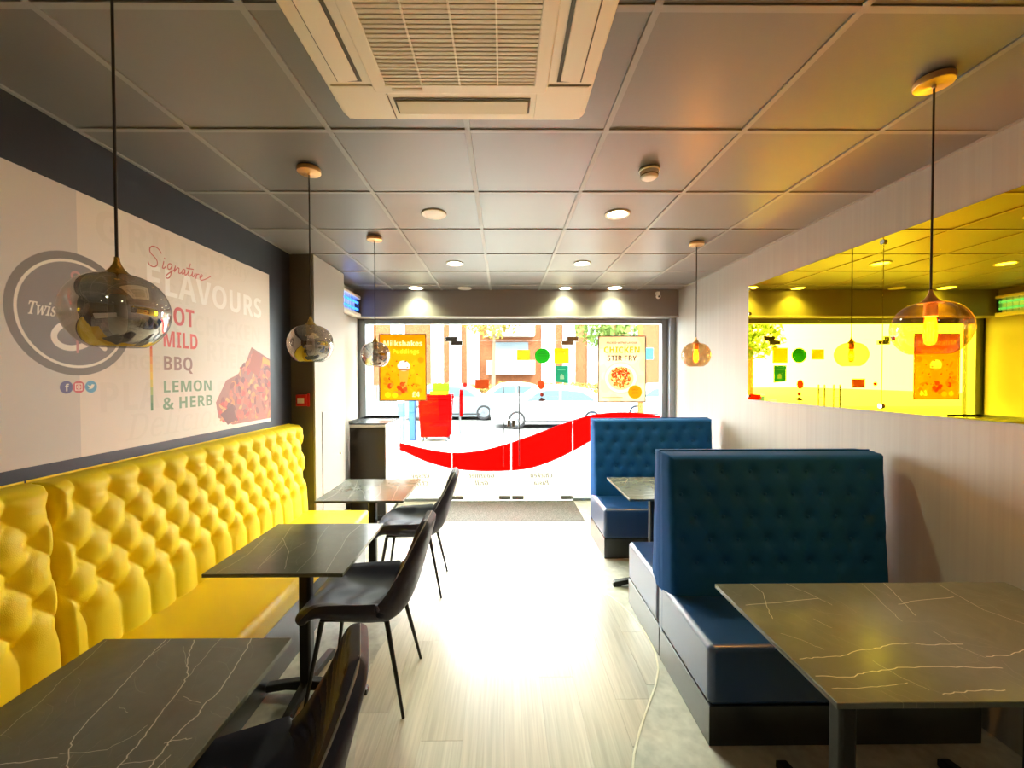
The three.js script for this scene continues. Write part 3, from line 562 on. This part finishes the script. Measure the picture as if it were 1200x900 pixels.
// ------------------------------------------------------------------ upholstered shell chairs
function makeChair(label) {
  const o = thing('dining_chair', label, 'chair', [0, 0, 0], 0, 'dark upholstered chairs along the banquette tables');
  // profile: d backwards from the front edge, y height; local: front towards -x, origin at seat centre
  const P = [[-0.265, 0.425], [-0.245, 0.462], [-0.19, 0.472], [-0.05, 0.452], [0.09, 0.447], [0.165, 0.462], [0.215, 0.51], [0.245, 0.59], [0.275, 0.70], [0.305, 0.81], [0.325, 0.888]];
  const path = new THREE.CatmullRomCurve3(P.map(([x, y]) => V3(x, y, 0)), false, 'centripetal');
  const half = curve1([[0, 0.185], [0.12, 0.215], [0.35, 0.238], [0.5, 0.240], [0.62, 0.232], [0.75, 0.205], [0.88, 0.165], [0.95, 0.135], [1, 0.085]]);
  const lift = curve1([[0, 0], [0.08, 0.002], [0.16, 0.03], [0.24, 0.076], [0.33, 0.100], [0.45, 0.100], [0.56, 0.04], [0.66, 0.0], [1, 0]]);
  const wrap = curve1([[0, 0], [0.42, 0], [0.52, 0.075], [0.60, 0.115], [0.70, 0.085], [0.85, 0.035], [1, 0.0]]);
  const mid = (u, v) => { const c = path.getPoint(u), a = Math.abs(v), k = Math.pow(a, 4.5); return V3(c.x - wrap(u) * k, c.y + lift(u) * k, v * half(u) * (1 - 0.04 * k)); };
  const nrm = (u, v) => { const e = 0.004, du = mid(Math.min(1, u + e), v).sub(mid(Math.max(0, u - e), v)), dv = mid(u, Math.min(1, v + e)).sub(mid(u, Math.max(-1, v - e))); return dv.cross(du).normalize(); };
  const th = (u, v) => 0.030 * Math.sqrt(clamp(1 - Math.pow(Math.abs(v), 14))) * Math.sqrt(clamp(1 - Math.pow(Math.abs(2 * u - 1), 30))) + 0.0008;
  const nu = 84, nv = 44, side = (s, add) => grid(nu, nv, (a, b) => { const v = b * 2 - 1, n = nrm(a, v); return mid(a, v).addScaledVector(n, s * (th(a, v) + (add ? add(a, v) : 0))); }, s > 0);
  const p = side(1);
  // which side is up: the normal at the seat centre
  const up = nrm(0.3, 0).y > 0 ? 1 : -1;
  const fold = (u, v) => { const m = smooth(u, 0.08, 0.2) * (1 - smooth(u, 0.5, 0.58)) * (1 - Math.pow(Math.abs(v), 4)); return m * (0.0065 * Math.sin(u * 60 + v * 2.2 + Math.sin(v * 7) * 0.8) * (0.5 + 0.5 * Math.sin(v * 5 + 1))); };
  const chan = (u, v) => { const m = smooth(u, 0.58, 0.64) * (1 - smooth(u, 0.955, 0.985)) * (1 - smooth(Math.abs(v), 0.84, 0.92)); const w = (u - 0.10 * v * v) * 21; return m * (-0.013 * Math.pow(Math.abs(Math.cos(Math.PI * w)), 6)); };
  const inner = side(up, (u, v) => fold(u, v) + chan(u, v)), outer = side(-up);
  const cut = (g, from, to) => { const q = g.clone(), idx = []; const a = g.index.array; for (let i = 0; i < a.length; i += 3) { const u = ((a[i] % (nu + 1)) + (a[i + 1] % (nu + 1)) + (a[i + 2] % (nu + 1))) / 3 / nu; if (u >= from && u < to) idx.push(a[i], a[i + 1], a[i + 2]); } q.setIndex(idx); return q; };
  part(o, 'seat', merge([cut(inner, -1, 0.545), cut(outer, -1, 0.545)]), M.chair);
  const b = part(o, 'backrest', merge([cut(inner, 0.545, 2), cut(outer, 0.545, 2)]), M.chair);
  const rim = []; for (let i = 0; i <= 30; i++) rim.push(mid(0.56 + 0.42 * i / 30, 0.985)); for (let i = 1; i < 14; i++) rim.push(mid(0.995, 0.985 - 1.97 * i / 14)); for (let i = 30; i >= 0; i--) rim.push(mid(0.56 + 0.42 * i / 30, -0.985));
  part(b, 'piping', new THREE.TubeGeometry(new THREE.CatmullRomCurve3(rim), 120, 0.0042, 6), M.piping);
  part(o, 'leg_frame', merge([rod(V3(-0.17, 0.437, -0.15), V3(0.15, 0.434, -0.15), 0.009), rod(V3(-0.17, 0.437, 0.15), V3(0.15, 0.434, 0.15), 0.009), rod(V3(-0.16, 0.436, -0.15), V3(-0.16, 0.436, 0.15), 0.009), rod(V3(0.14, 0.433, -0.15), V3(0.14, 0.433, 0.15), 0.009)]), M.black);
  for (const s of [-1, 1]) { part(o, 'leg', rod(V3(-0.235, 0.002, s * 0.205), V3(-0.165, 0.43, s * 0.15), 0.0075, 0.0125), M.black); part(o, 'leg', rod(V3(0.235, 0.002, s * 0.205), V3(0.145, 0.43, s * 0.15), 0.0075, 0.0125), M.black); }
  return o;
}
const ch = makeChair('nearest dark upholstered chair with channelled back, cut off by the photo edge'); ch.position.set(-0.697, 0, -1.005); ch.rotation.y = 0.33;
copy(ch, 'dining_chair', 'dark upholstered chair at the middle square table', [-0.705, 0, -2.11], 0);
copy(ch, 'dining_chair', 'dark upholstered chair at the farthest square table', [-0.690, 0, -3.15], 0.03);

// ------------------------------------------------------------------ pendant lamps
function pendant(label, x, z, lit, group) {
  const o = thing('pendant_lamp', label, 'pendant lamp', [x, CH, z], 0, group), yb = 1.680 - CH;
  part(o, 'ceiling_rose', lathe([[0, -0.002], [0.055, -0.002], [0.057, -0.006], [0.057, -0.022], [0.054, -0.026], [0.008, -0.027], [0.007, -0.036], [0, -0.036]].reverse(), 32), lit ? M.copper : M.copper);
  part(o, 'cord', cyl(0.0034, 0.0034, CH - 1.885, 0, -(CH - 1.885) / 2 - 0.02, 0, 8), std({ color: lit ? 0x3a2a20 : 0x2a2826, roughness: 0.6 }));
  part(o, 'cap', lathe([[0.0, 0.238], [0.0055, 0.238], [0.0065, 0.228], [0.010, 0.218], [0.016, 0.207], [0.024, 0.198], [0.034, 0.191], [0.035, 0.188], [0.0, 0.188]].reverse().map(([r, y]) => [r, y + yb - 0.006]), 32), lit ? M.copper : M.brass);
  const prof = []; const pts = [[0.031, 0.187], [0.052, 0.182], [0.074, 0.170], [0.093, 0.149], [0.106, 0.121], [0.1105, 0.094], [0.107, 0.065], [0.095, 0.037], [0.077, 0.014], [0.062, 0.003], [0.056, 0.0]];
  const c = new THREE.SplineCurve(pts.map(([a, b]) => new THREE.Vector2(a, b + yb))); for (let i = 0; i <= 40; i++) { const q = c.getPoint(i / 40); prof.push([q.x, q.y]); }
  part(o, 'glass_shade', lathe(prof.reverse(), 64), lit ? M.amberGlass : M.smoke);
  part(o, 'lamp_holder', cyl(0.018, 0.020, 0.050, 0, yb + 0.160, 0, 20), lit ? M.copper : M.brass);
  const bulb = lathe([[0, 0.030], [0.010, 0.032], [0.017, 0.042], [0.0195, 0.068], [0.019, 0.100], [0.015, 0.134], [0.0, 0.135]].map(([r, y]) => [r, y + yb]), 24);
  if (lit) {
    const b = part(o, 'bulb', bulb, M.bulbGlass); b.castShadow = false;
    part(b, 'filament', merge([0, 1, 2, 3, 4, 5].map((k) => { const a = k * Math.PI / 3; return rod(V3(Math.cos(a) * 0.009, yb + 0.044, Math.sin(a) * 0.009), V3(Math.cos(a + 0.6) * 0.009, yb + 0.118, Math.sin(a + 0.6) * 0.009), 0.0012, 0.0012, 5); })), M.filament).castShadow = false;
    const l = new THREE.PointLight(new THREE.Color().setRGB(1, 0.46, 0.10), BULB); l.position.set(0, yb + 0.08, 0); l.castShadow = true; l.shadow.radius = 0.8; l.name = 'bulb_light'; o.add(l);
  } else part(o, 'bulb', bulb, M.whitePlastic);
  return o;
}
const PG = 'pendant lamps';
pendant('nearest smoked chrome glass pendant lamp hanging over the first square table', -1.0, -1.08, false, PG);
pendant('smoked chrome glass pendant lamp over the middle square table', -0.986, -2.124, false, PG);
pendant('farthest smoked chrome pendant lamp, hanging before the yellow poster', -0.976, -3.163, false, PG);
pendant('large lit amber glass pendant lamp in front of the gold mirror', 1.548, -1.482, true, PG);
pendant('small lit amber glass pendant lamp over the far booth table', 1.543, -3.28, true, PG);

// ------------------------------------------------------------------ ceiling cassette unit
{
  const o = thing('air_conditioner', 'cream square ceiling air conditioner with a slatted intake grille', 'air conditioner', [-0.1501, CH, -1.2089]);
  const R = 0.475;
  const frame = (a, b, y0, y1, r) => { const s = new THREE.Shape(), q = (sh, k, rad) => { sh.moveTo(-k + rad, -k); sh.lineTo(k - rad, -k); sh.quadraticCurveTo(k, -k, k, -k + rad); sh.lineTo(k, k - rad); sh.quadraticCurveTo(k, k, k - rad, k); sh.lineTo(-k + rad, k); sh.quadraticCurveTo(-k, k, -k, k - rad); sh.lineTo(-k, -k + rad); sh.quadraticCurveTo(-k, -k, -k + rad, -k); }; q(s, a, r); if (b) { const h = new THREE.Path(); q(h, b, 0.004); s.holes.push(h); } return new THREE.ExtrudeGeometry(s, { depth: y1 - y0, bevelEnabled: true, bevelSize: 0.006, bevelThickness: 0.006, bevelSegments: 3 }).rotateX(Math.PI / 2).translate(0, y1, 0); };
  part(o, 'panel', frame(R - 0.006, 0.315, -0.022, -0.008, 0.045), M.acWhite);
  part(o, 'housing', boxG(0.70, 0.006, 0.70, 0, -0.004, 0), M.acDark);
  part(o, 'grille_frame', frame(0.306, 0.268, -0.030, -0.014, 0.012), M.acWhite);
  for (let i = 0; i < 32; i++) { const z = -0.260 + 0.520 * i / 31; part(o, 'grille_slat', rbox(0.535, 0.006, 0.0138, 0.002, 0, -0.030, z), M.acGrille, undefined, [0, 0, 0]); }
  for (const x of [-0.134, 0, 0.134]) part(o, 'grille_bar', boxG(0.006, 0.008, 0.535, x, -0.0315, 0), M.acWhite);
  for (let k = 0; k < 4; k++) {
    const a = k * Math.PI / 2, place = (g) => g.rotateY(a);
    const slot = part(o, 'air_outlet', place(boxG(0.51, 0.003, 0.086, 0, -0.0295, 0.385)), M.acDark);
    part(o, 'louver', place(rbox(0.495, 0.008, 0.068, 0.003, 0, 0, 0).rotateX(0.10).translate(0, -0.0335, 0.388)), M.acWhite);
    part(o, 'corner_cover', place(rbox(0.185, 0.005, 0.185, 0.002, 0.368, -0.0295, 0.368)), M.acWhite);
    part(o, 'seam', place(boxG(0.003, 0.0015, 0.150, 0.273, -0.0292, 0.392)), M.acDark);
  }
  part(o, 'badge', boxG(0.11, 0.002, 0.012, -0.19, -0.037, -0.287), M.acGrille);
}
// smoke detector
{
  const o = thing('smoke_detector', 'round white smoke detector on the ceiling', 'smoke detector', [0.757, CH, -2.135]);
  part(o, 'base', lathe([[0, -0.012], [0.05, -0.012], [0.052, 0], [0, 0]], 32), M.whitePlastic);
  part(o, 'body', lathe([[0, -0.048], [0.030, -0.048], [0.042, -0.040], [0.047, -0.012], [0, -0.012]], 32), M.whitePlastic);
  part(o, 'vent_ring', lathe([[0.036, -0.036], [0.0455, -0.034], [0.0455, -0.030], [0.036, -0.030]], 32), M.acDark);
}
// recessed ceiling lights
function downlight(label, x, z, on, r = 0.062, power = DOWNLIGHT) {
  const o = thing('ceiling_downlight', label, 'downlight', [x, CH + 0.004, z], 0, 'recessed ceiling downlights');
  part(o, 'trim_ring', lathe([[r, -0.004], [r + 0.016, -0.009], [r + 0.020, -0.004], [r + 0.020, 0.002], [r, 0.002]], 32), M.whitePlastic);
  part(o, on ? 'lamp_lens' : 'blank_lens', lathe([[0, -0.0055], [r, -0.004], [r, 0], [0, 0]], 32), on ? M.lightOn : M.lightOff);
  if (on) {
    const l = new THREE.SpotLight(new THREE.Color().setRGB(0.93, 1, 0.60), power, 0, 1.15, 0.6); l.position.set(0, -0.012, 0); l.target.position.set(0, -2, 0); l.castShadow = true; l.shadow.radius = r / 0.02; l.name = 'downlight_lamp'; o.add(l, l.target);
  }
}
downlight('lit ceiling downlight near the smoke detector', 0.755, -2.72, true);
downlight('unlit round white ceiling fitting left of the lit downlight by the smoke detector', -0.449, -2.72, false);
downlight('lit ceiling downlight in the middle left, in front of the doors', -0.450, -3.896, true);
downlight('lit ceiling downlight in the middle right, in front of the doors', 0.750, -3.896, true);
downlight('lit ceiling downlight at the left end of the bulkhead', -1.043, -4.965, true, 0.075, DOWNLIGHT * 1.2);
downlight('unlit ceiling downlight along the bulkhead', -0.458, -4.985, false);
downlight('small lit ceiling downlight along the bulkhead', 0.755, -4.985, true);
downlight('lit ceiling downlight at the right of the bulkhead', 1.350, -4.965, true, 0.075, DOWNLIGHT * 1.2);
for (const [x, z] of [[-0.45, 0.29], [0.75, 0.29], [-0.45, 1.49], [0.75, 1.49]]) downlight('lit ceiling downlight behind the photographer, between the camera and the service counter', x, z, true, 0.062, 0.5);

// electric fly killer, fire call point, camera, litter unit
{
  const o = thing('fly_killer', 'white electric fly killer with two blue tubes high on the left wall', 'fly killer', [XL + 0.012, 2.455, -4.75]);
  part(o, 'housing', rspan(0, 0.035, -0.125, 0.125, -0.29, 0.29, 0.006), M.whitePlastic);
  part(o, 'top_guard', rspan(0.0, 0.105, 0.09, 0.125, -0.29, 0.29, 0.006), M.whitePlastic);
  part(o, 'bottom_tray', rspan(0.0, 0.105, -0.125, -0.085, -0.29, 0.29, 0.006), M.whitePlastic);
  for (const z of [-0.28, 0.28]) part(o, 'end_bracket', rspan(0.035, 0.09, -0.085, 0.09, z - 0.008, z + 0.008, 0.003), M.black);
  for (const y of [0.045, -0.035]) part(o, 'uv_tube', rod(V3(0.07, y, -0.27), V3(0.07, y, 0.27), 0.014, 0.014, 16), M.uv);
  for (let k = 0; k < 9; k++) part(o, 'guard_wire', rod(V3(0.095, -0.09, -0.24 + k * 0.06), V3(0.095, 0.095, -0.24 + k * 0.06), 0.0015, 0.0015, 6), M.steel);
  const l = new THREE.RectAreaLight(new THREE.Color().setRGB(0.05, 0.25, 1), 1.2, 0.52, 0.12); l.position.set(0.088, 0.005, 0); l.rotation.y = -Math.PI / 2; l.name = 'uv_light'; o.add(l);
}
{
  const o = thing('fire_call_point', 'small red fire alarm call point on the charcoal pillar', 'fire alarm', [-1.745, 1.40, -3.60]);
  part(o, 'back_box', rspan(-0.045, 0.045, -0.05, 0.05, 0, 0.035, 0.006), M.red);
  part(o, 'break_panel', rspan(-0.03, 0.028, -0.025, 0.022, 0.035, 0.038, 0.001), M.whitePlastic);
  part(o, 'side_plate', rspan(0.046, 0.062, -0.055, 0.06, 0, 0.02, 0.003), M.red);
}
{
  const o = thing('security_camera', 'small white dome security camera at the right end of the bulkhead', 'camera', [1.905, 2.605, ZBK]);
  part(o, 'bracket', rspan(-0.02, 0.02, 0.0, 0.035, 0, 0.05, 0.005), M.whitePlastic);
  part(o, 'camera_ball', new THREE.SphereGeometry(0.028, 20, 14).translate(0, -0.025, 0.045), M.whitePlastic);
  part(o, 'lens', cyl(0.012, 0.012, 0.01, 0, 0, 0, 16).rotateX(Math.PI / 2).translate(0, -0.03, 0.071), M.blackGloss);
}
{
  const o = thing('litter_unit', 'tall dark brown litter bin unit with a pale glossy side by the shopfront', 'litter bin', [-1.50, 0, -4.86]);
  const w = 0.40, d = 0.62, h = 1.075;
  part(o, 'plinth', span(-w / 2 + 0.02, w / 2 - 0.02, 0, 0.06, -d / 2 + 0.02, d / 2 - 0.03), M.black);
  part(o, 'carcass', rspan(-w / 2, w / 2 - 0.012, 0.06, h, -d / 2, d / 2 - 0.02, 0.004), M.binSide);
  part(o, 'side_panel', rspan(w / 2 - 0.012, w / 2, 0.06, h, -d / 2, d / 2 - 0.02, 0.003), M.binSide);
  const door = part(o, 'door', rspan(-w / 2 + 0.004, w / 2 - 0.006, 0.07, h - 0.035, d / 2 - 0.02, d / 2, 0.004), M.binBody);
  part(o, 'front_rail', rspan(-w / 2, w / 2, h - 0.03, h, d / 2 - 0.02, d / 2 - 0.002, 0.003), M.binSide);
  part(o, 'tray_top', rspan(-w / 2 - 0.005, w / 2 + 0.005, h, h + 0.014, -d / 2, d / 2, 0.004), M.blackGloss);
  part(o, 'tray_rim', merge([span(-w / 2 - 0.005, w / 2 + 0.005, h + 0.014, h + 0.04, -d / 2, -d / 2 + 0.012), span(-w / 2 - 0.005, -w / 2 + 0.007, h + 0.014, h + 0.04, -d / 2 + 0.012, d / 2)]), M.blackGloss);
}

// ------------------------------------------------------------------ behind the photographer: service counter
{
  const o = thing('service_counter', 'white service counter with a dark top behind the photographer', 'counter', [0.2, 0, 2.35]);
  part(o, 'front_panel', rspan(-1.5, 1.5, 0.1, 1.02, -0.3, 0.3, 0.01), M.whitePlastic);
  part(o, 'plinth', span(-1.45, 1.45, 0, 0.1, -0.26, 0.26), M.black);
  part(o, 'worktop', rspan(-1.53, 1.53, 1.02, 1.06, -0.34, 0.34, 0.006), M.blackGloss);
}

// ------------------------------------------------------------------ street outside
const matte = (R, G, B, o = {}) => new THREE.MeshLambertMaterial({ color: new THREE.Color().setRGB(R, G, B).multiplyScalar(1.25), ...o });
const S = {
  paving: matte(0.20, 0.19, 0.165), road: matte(0.085, 0.085, 0.085), kerb: matte(0.22, 0.215, 0.20),
  brick: matte(0.62, 0.68, 0.68, { map: brickTex }), white: matte(0.30, 0.295, 0.28), windowGlass: matte(0.06, 0.075, 0.085), roof: matte(0.10, 0.07, 0.05),
  carWhite: matte(0.16, 0.165, 0.17), carSilver: matte(0.050, 0.060, 0.066), carGlass: matte(0.028, 0.042, 0.052), tyre: matte(0.012, 0.012, 0.013), rim: matte(0.05, 0.055, 0.06),
  fence: matte(0.045, 0.049, 0.052), bluePost: matte(0.014, 0.040, 0.11), leaf: matte(0.055, 0.085, 0.02, { side: THREE.DoubleSide }), leafYellow: matte(0.13, 0.105, 0.025, { side: THREE.DoubleSide }), bark: matte(0.06, 0.045, 0.03),
  lime: matte(0.032, 0.10, 0.002), amber: matte(0.12, 0.06, 0.002), tailRed: matte(0.10, 0.006, 0.005), cyan: matte(0.012, 0.09, 0.15), orange: matte(0.12, 0.035, 0.01),
};
struct('pavement', span(-30, 30, -0.14, -0.03, -11.6, ZG - 0.06), S.paving);
struct('road', span(-40, 40, -0.25, -0.16, -22, -11.75), S.road);
struct('kerb', span(-30, 30, -0.2, -0.03, -11.75, -11.6), S.kerb);
struct('pavement', span(-40, 40, -0.25, -0.03, -60, -22), S.paving);
function car(label, x, z, mat, dir, scale = 1) {
  const o = thing('car', label, 'car', [x, -0.16, z], dir > 0 ? 0 : Math.PI, 'cars along the street');
  const prof = (pts, w, b) => { const s = new THREE.Shape(); s.moveTo(...pts[0]); s.splineThru(pts.slice(1).map((p) => new THREE.Vector2(...p))); s.lineTo(...pts[0]); return new THREE.ExtrudeGeometry(s, { depth: w - 2 * b, bevelEnabled: true, bevelSize: b, bevelThickness: b, bevelSegments: 3, curveSegments: 40 }).translate(0, 0, -(w - 2 * b) / 2); };
  const body = part(o, 'car_body', prof([[-2.05, 0.22], [-2.12, 0.45], [-2.05, 0.72], [-1.4, 0.86], [-0.6, 0.90], [0.6, 0.90], [1.5, 0.88], [2.0, 0.80], [2.10, 0.5], [2.05, 0.22]], 1.72, 0.06), mat);
  const cabin = part(o, 'cabin', prof([[-1.25, 0.86], [-0.75, 1.22], [-0.35, 1.38], [0.3, 1.41], [1.0, 1.34], [1.45, 1.12], [1.80, 0.86]], 1.50, 0.08), mat);
  for (const s of [-1, 1]) {
    const g = (pts) => { const h = new THREE.Shape(); pts.forEach((p, i) => (i ? h.lineTo(...p) : h.moveTo(...p))); return new THREE.ExtrudeGeometry(h, { depth: 0.02, bevelEnabled: false }).translate(0, 0, s * 0.755 - 0.01); };
    part(cabin, 'side_window', g([[-0.98, 0.93], [-0.60, 1.22], [-0.28, 1.32], [0.18, 1.34], [0.18, 0.93]]), S.carGlass);
    part(cabin, 'side_window', g([[0.26, 0.93], [0.26, 1.34], [0.95, 1.27], [1.35, 1.05], [1.40, 0.93]]), S.carGlass);
    part(body, 'door_handle', rbox(0.16, 0.03, 0.02, 0.008, 0.05, 0.80, s * 0.868), S.rim);
    part(body, 'sill', rbox(2.3, 0.05, 0.02, 0.01, 0, 0.27, s * 0.865), S.tyre);
    for (const wx of [-1.28, 1.30]) {
      const wh = part(o, 'wheel', new THREE.TorusGeometry(0.255, 0.075, 10, 32).translate(wx, 0.33, s * 0.80), S.tyre);
      part(wh, 'rim', merge([cyl(0.22, 0.22, 0.05, 0, 0, 0, 24).rotateX(Math.PI / 2).translate(wx, 0.33, s * 0.82), ...[0, 1, 2, 3, 4].map((k) => boxG(0.05, 0.20, 0.03, 0, 0.11, 0).rotateZ(k * 1.2566).translate(wx, 0.33, s * 0.85))]), S.rim);
    }
  }
  part(body, 'headlight', rbox(0.08, 0.12, 1.3, 0.03, -2.08, 0.66, 0), S.rim); part(body, 'tail_light', rbox(0.06, 0.14, 1.4, 0.03, 2.09, 0.72, 0), S.tailRed);
  o.scale.setScalar(scale); return o;
}
car('silver car parked across the street behind the red trade bin', -2.05, -17.4, S.carSilver, -1);
car('white car on the road behind the right glass door', 1.72, -14.6, S.carWhite, 1, 0.98);
car('white car parked behind the chicken stir fry poster', 6.6, -17.2, S.carWhite, 1);
car('pale silver car at the far right end of the street', 9.6, -14.4, S.carSilver, -1);
car('white car parked farthest across the street, between the silver car and the nearer white car', 0.4, -20.6, S.carWhite, 1);
{
  const o = thing('trade_bin', 'red wheeled trade bin standing on the pavement outside', 'waste bin', [-1.72, -0.03, -10.6]);
  const s = new THREE.Shape(); s.moveTo(-0.33, 0.14); s.lineTo(0.33, 0.14); s.lineTo(0.38, 1.08); s.lineTo(-0.38, 1.08);
  const b = part(o, 'body', new THREE.ExtrudeGeometry(s, { depth: 0.6, bevelEnabled: true, bevelSize: 0.02, bevelThickness: 0.02, bevelSegments: 2 }).translate(0, 0, -0.3), S_red());
  for (const y of [0.5, 0.72, 0.92]) part(b, 'rib', rbox(0.64, 0.025, 0.02, 0.006, 0, y, 0.325), S_red());
  part(o, 'rim', rbox(0.84, 0.06, 0.72, 0.02, 0, 1.10, 0), S_red());
  part(o, 'lid', rbox(0.82, 0.05, 0.70, 0.02, 0, 1.15, 0), S_red());
  for (const x of [-0.3, 0.3]) for (const z of [-0.24, 0.24]) part(o, 'wheel', cyl(0.08, 0.08, 0.05, 0, 0, 0, 16).rotateZ(Math.PI / 2).translate(x, 0.08, z), S.rim);
  const c = thing('crate', 'lime green crate with an amber base on top of the red trade bin', 'crate', [-1.62, 1.146, -10.5]);
  part(c, 'amber_base', rbox(0.42, 0.09, 0.4, 0.015, 0, 0.045, 0), S.amber); part(c, 'lime_box', rbox(0.36, 0.20, 0.36, 0.015, 0.05, 0.19, 0), S.lime);
  const r = thing('street_sign', 'narrow red upright sign board beside the red trade bin', 'sign', [-1.12, -0.03, -10.7]);
  part(r, 'post', rbox(0.05, 1.2, 0.05, 0.01, 0, 0.6, 0), S.rim); part(r, 'board', rbox(0.08, 0.70, 0.04, 0.02, 0.04, 0.95, 0.03), S_red());
}
function S_red() { return S.bin ??= matte(0.07, 0.0004, 0.0004); }
for (const [x, h, i] of [[-2.62, 0.98, 0], [-2.33, 1.12, 1]]) {
  const o = thing('bollard', i ? 'taller blue bollard next to the red trade bin' : 'shorter pale blue bollard left of the taller one', 'bollard', [x, -0.03, -10.6]);
  part(o, 'post', rbox(0.17, h, 0.14, 0.03, 0, h / 2, 0), i ? S.bluePost : matte(0.028, 0.055, 0.10));
  part(o, 'cap', rbox(0.19, 0.06, 0.16, 0.025, 0, h + 0.02, 0), S.white);
}
{
  const o = thing('railing_fence', 'grey slatted fence across the street at the left', 'fence', [-6.2, -0.03, -22.3]);
  for (let k = 0; k < 30; k++) part(o, 'slat', boxG(0.13, 1.15, 0.03, -2.3 + k * 0.16, 0.62, 0), S.fence);
  part(o, 'rail', boxG(4.9, 0.07, 0.05, 0, 1.1, -0.04), S.fence); part(o, 'rail', boxG(4.9, 0.07, 0.05, 0, 0.25, -0.04), S.fence);
}
// brick apartment block across the street: white window bays between brick piers, balconies in the middle
{
  const o = thing('apartment_building', 'brick apartment block with white window bays and balconies across the street', 'building', [0, -0.03, -30]);
  part(o, 'brick_wall', span(-14, 16, 0, 11, -6, 0), S.brick);
  const bay = (x, w) => {
    part(o, 'bay_panel', boxG(w, 11, 0.12, x, 5.5, 0.06), S.white);
    for (let f = 0; f < 4; f++) { const p = part(o, 'window', boxG(w * 0.8, 1.7, 0.06, x, 1.7 + f * 2.7, 0.15), S.white); part(p, 'pane', boxG(w * 0.33, 1.4, 0.04, x - w * 0.19, 1.7 + f * 2.7, 0.18), S.windowGlass); part(p, 'pane', boxG(w * 0.33, 1.4, 0.04, x + w * 0.19, 1.7 + f * 2.7, 0.18), S.windowGlass); }
  };
  for (const [x, w] of [[-10, 1.2], [-7.6, 1.0], [-4.75, 0.9], [-3.45, 0.85], [-2.15, 0.9], [3.3, 1.0], [4.8, 0.9], [6.6, 0.9], [9.4, 1.1], [12, 1.1]]) bay(x, w);
  for (let f = 0; f < 3; f++) { const b = part(o, 'balcony', boxG(3.4, 0.95, 1.1, 0.55, 2.3 + f * 2.7, 0.6), S.white); part(b, 'balcony_door', boxG(2.6, 1.3, 0.05, 0.55, 3.5 + f * 2.7, 0.05), S.windowGlass); }
  part(o, 'roof', boxG(30.6, 0.5, 6.6, 1, 11.25, -3), S.roof);
}
function tree(label, x, z, h, r, mat, n) {
  const o = thing('street_tree', label, 'tree', [x, -0.03, z], 0, 'street trees');
  part(o, 'trunk', rod(V3(0, 0, 0), V3(0.1, h * 0.8, 0), 0.16, 0.07, 10), S.bark);
  const pos = []; for (let i = 0; i < n; i++) { const a = rr(0, 6.283), b = Math.acos(rr(-1, 1)), q = r * Math.pow(rnd(), 0.4), c = V3(Math.sin(b) * Math.cos(a) * q, h + Math.cos(b) * q * 0.8, Math.sin(b) * Math.sin(a) * q); for (let k = 0; k < 3; k++) pos.push(c.x + rr(-0.22, 0.22), c.y + rr(-0.22, 0.22), c.z + rr(-0.22, 0.22)); }
  const g = new THREE.BufferGeometry(); g.setAttribute('position', new THREE.Float32BufferAttribute(pos, 3)); g.computeVertexNormals();
  part(o, 'foliage', g, mat).userData.kind = 'stuff';
}
tree('yellowing street tree standing before the brick block', -0.6, -24.6, 5.6, 2.1, S.leafYellow, 1300);
tree('green street tree on the right behind the chicken stir fry poster', 6.0, -23.5, 4.8, 2.0, S.leaf, 1300);
tree('green street tree at the far left of the street', -9.4, -23.0, 3.8, 1.7, S.leaf, 1000);
{
  const o = thing('hedge', 'low yellow green hedge in front of the brick block', 'hedge', [0, -0.03, -26.5]);
  const pos = []; for (let i = 0; i < 2600; i++) { const c = V3(rr(-6, 7), rr(0.1, 1.2), rr(-0.5, 0.5)); for (let k = 0; k < 3; k++) pos.push(c.x + rr(-0.16, 0.16), c.y + rr(-0.16, 0.16), c.z + rr(-0.16, 0.16)); }
  const g = new THREE.BufferGeometry(); g.setAttribute('position', new THREE.Float32BufferAttribute(pos, 3)); g.computeVertexNormals(); part(o, 'foliage', g, S.leafYellow).userData.kind = 'stuff';
}
{
  const o = thing('street_sign', 'tall orange post with a cyan panel at the right of the street', 'sign', [4.35, -0.03, -13]);
  part(o, 'post', rbox(0.14, 3.6, 0.10, 0.02, 0, 1.8, 0), S.orange); part(o, 'panel', rbox(0.34, 0.36, 0.06, 0.02, 0.24, 2.35, 0), S.cyan);
}
renderer.render(scene, camera);
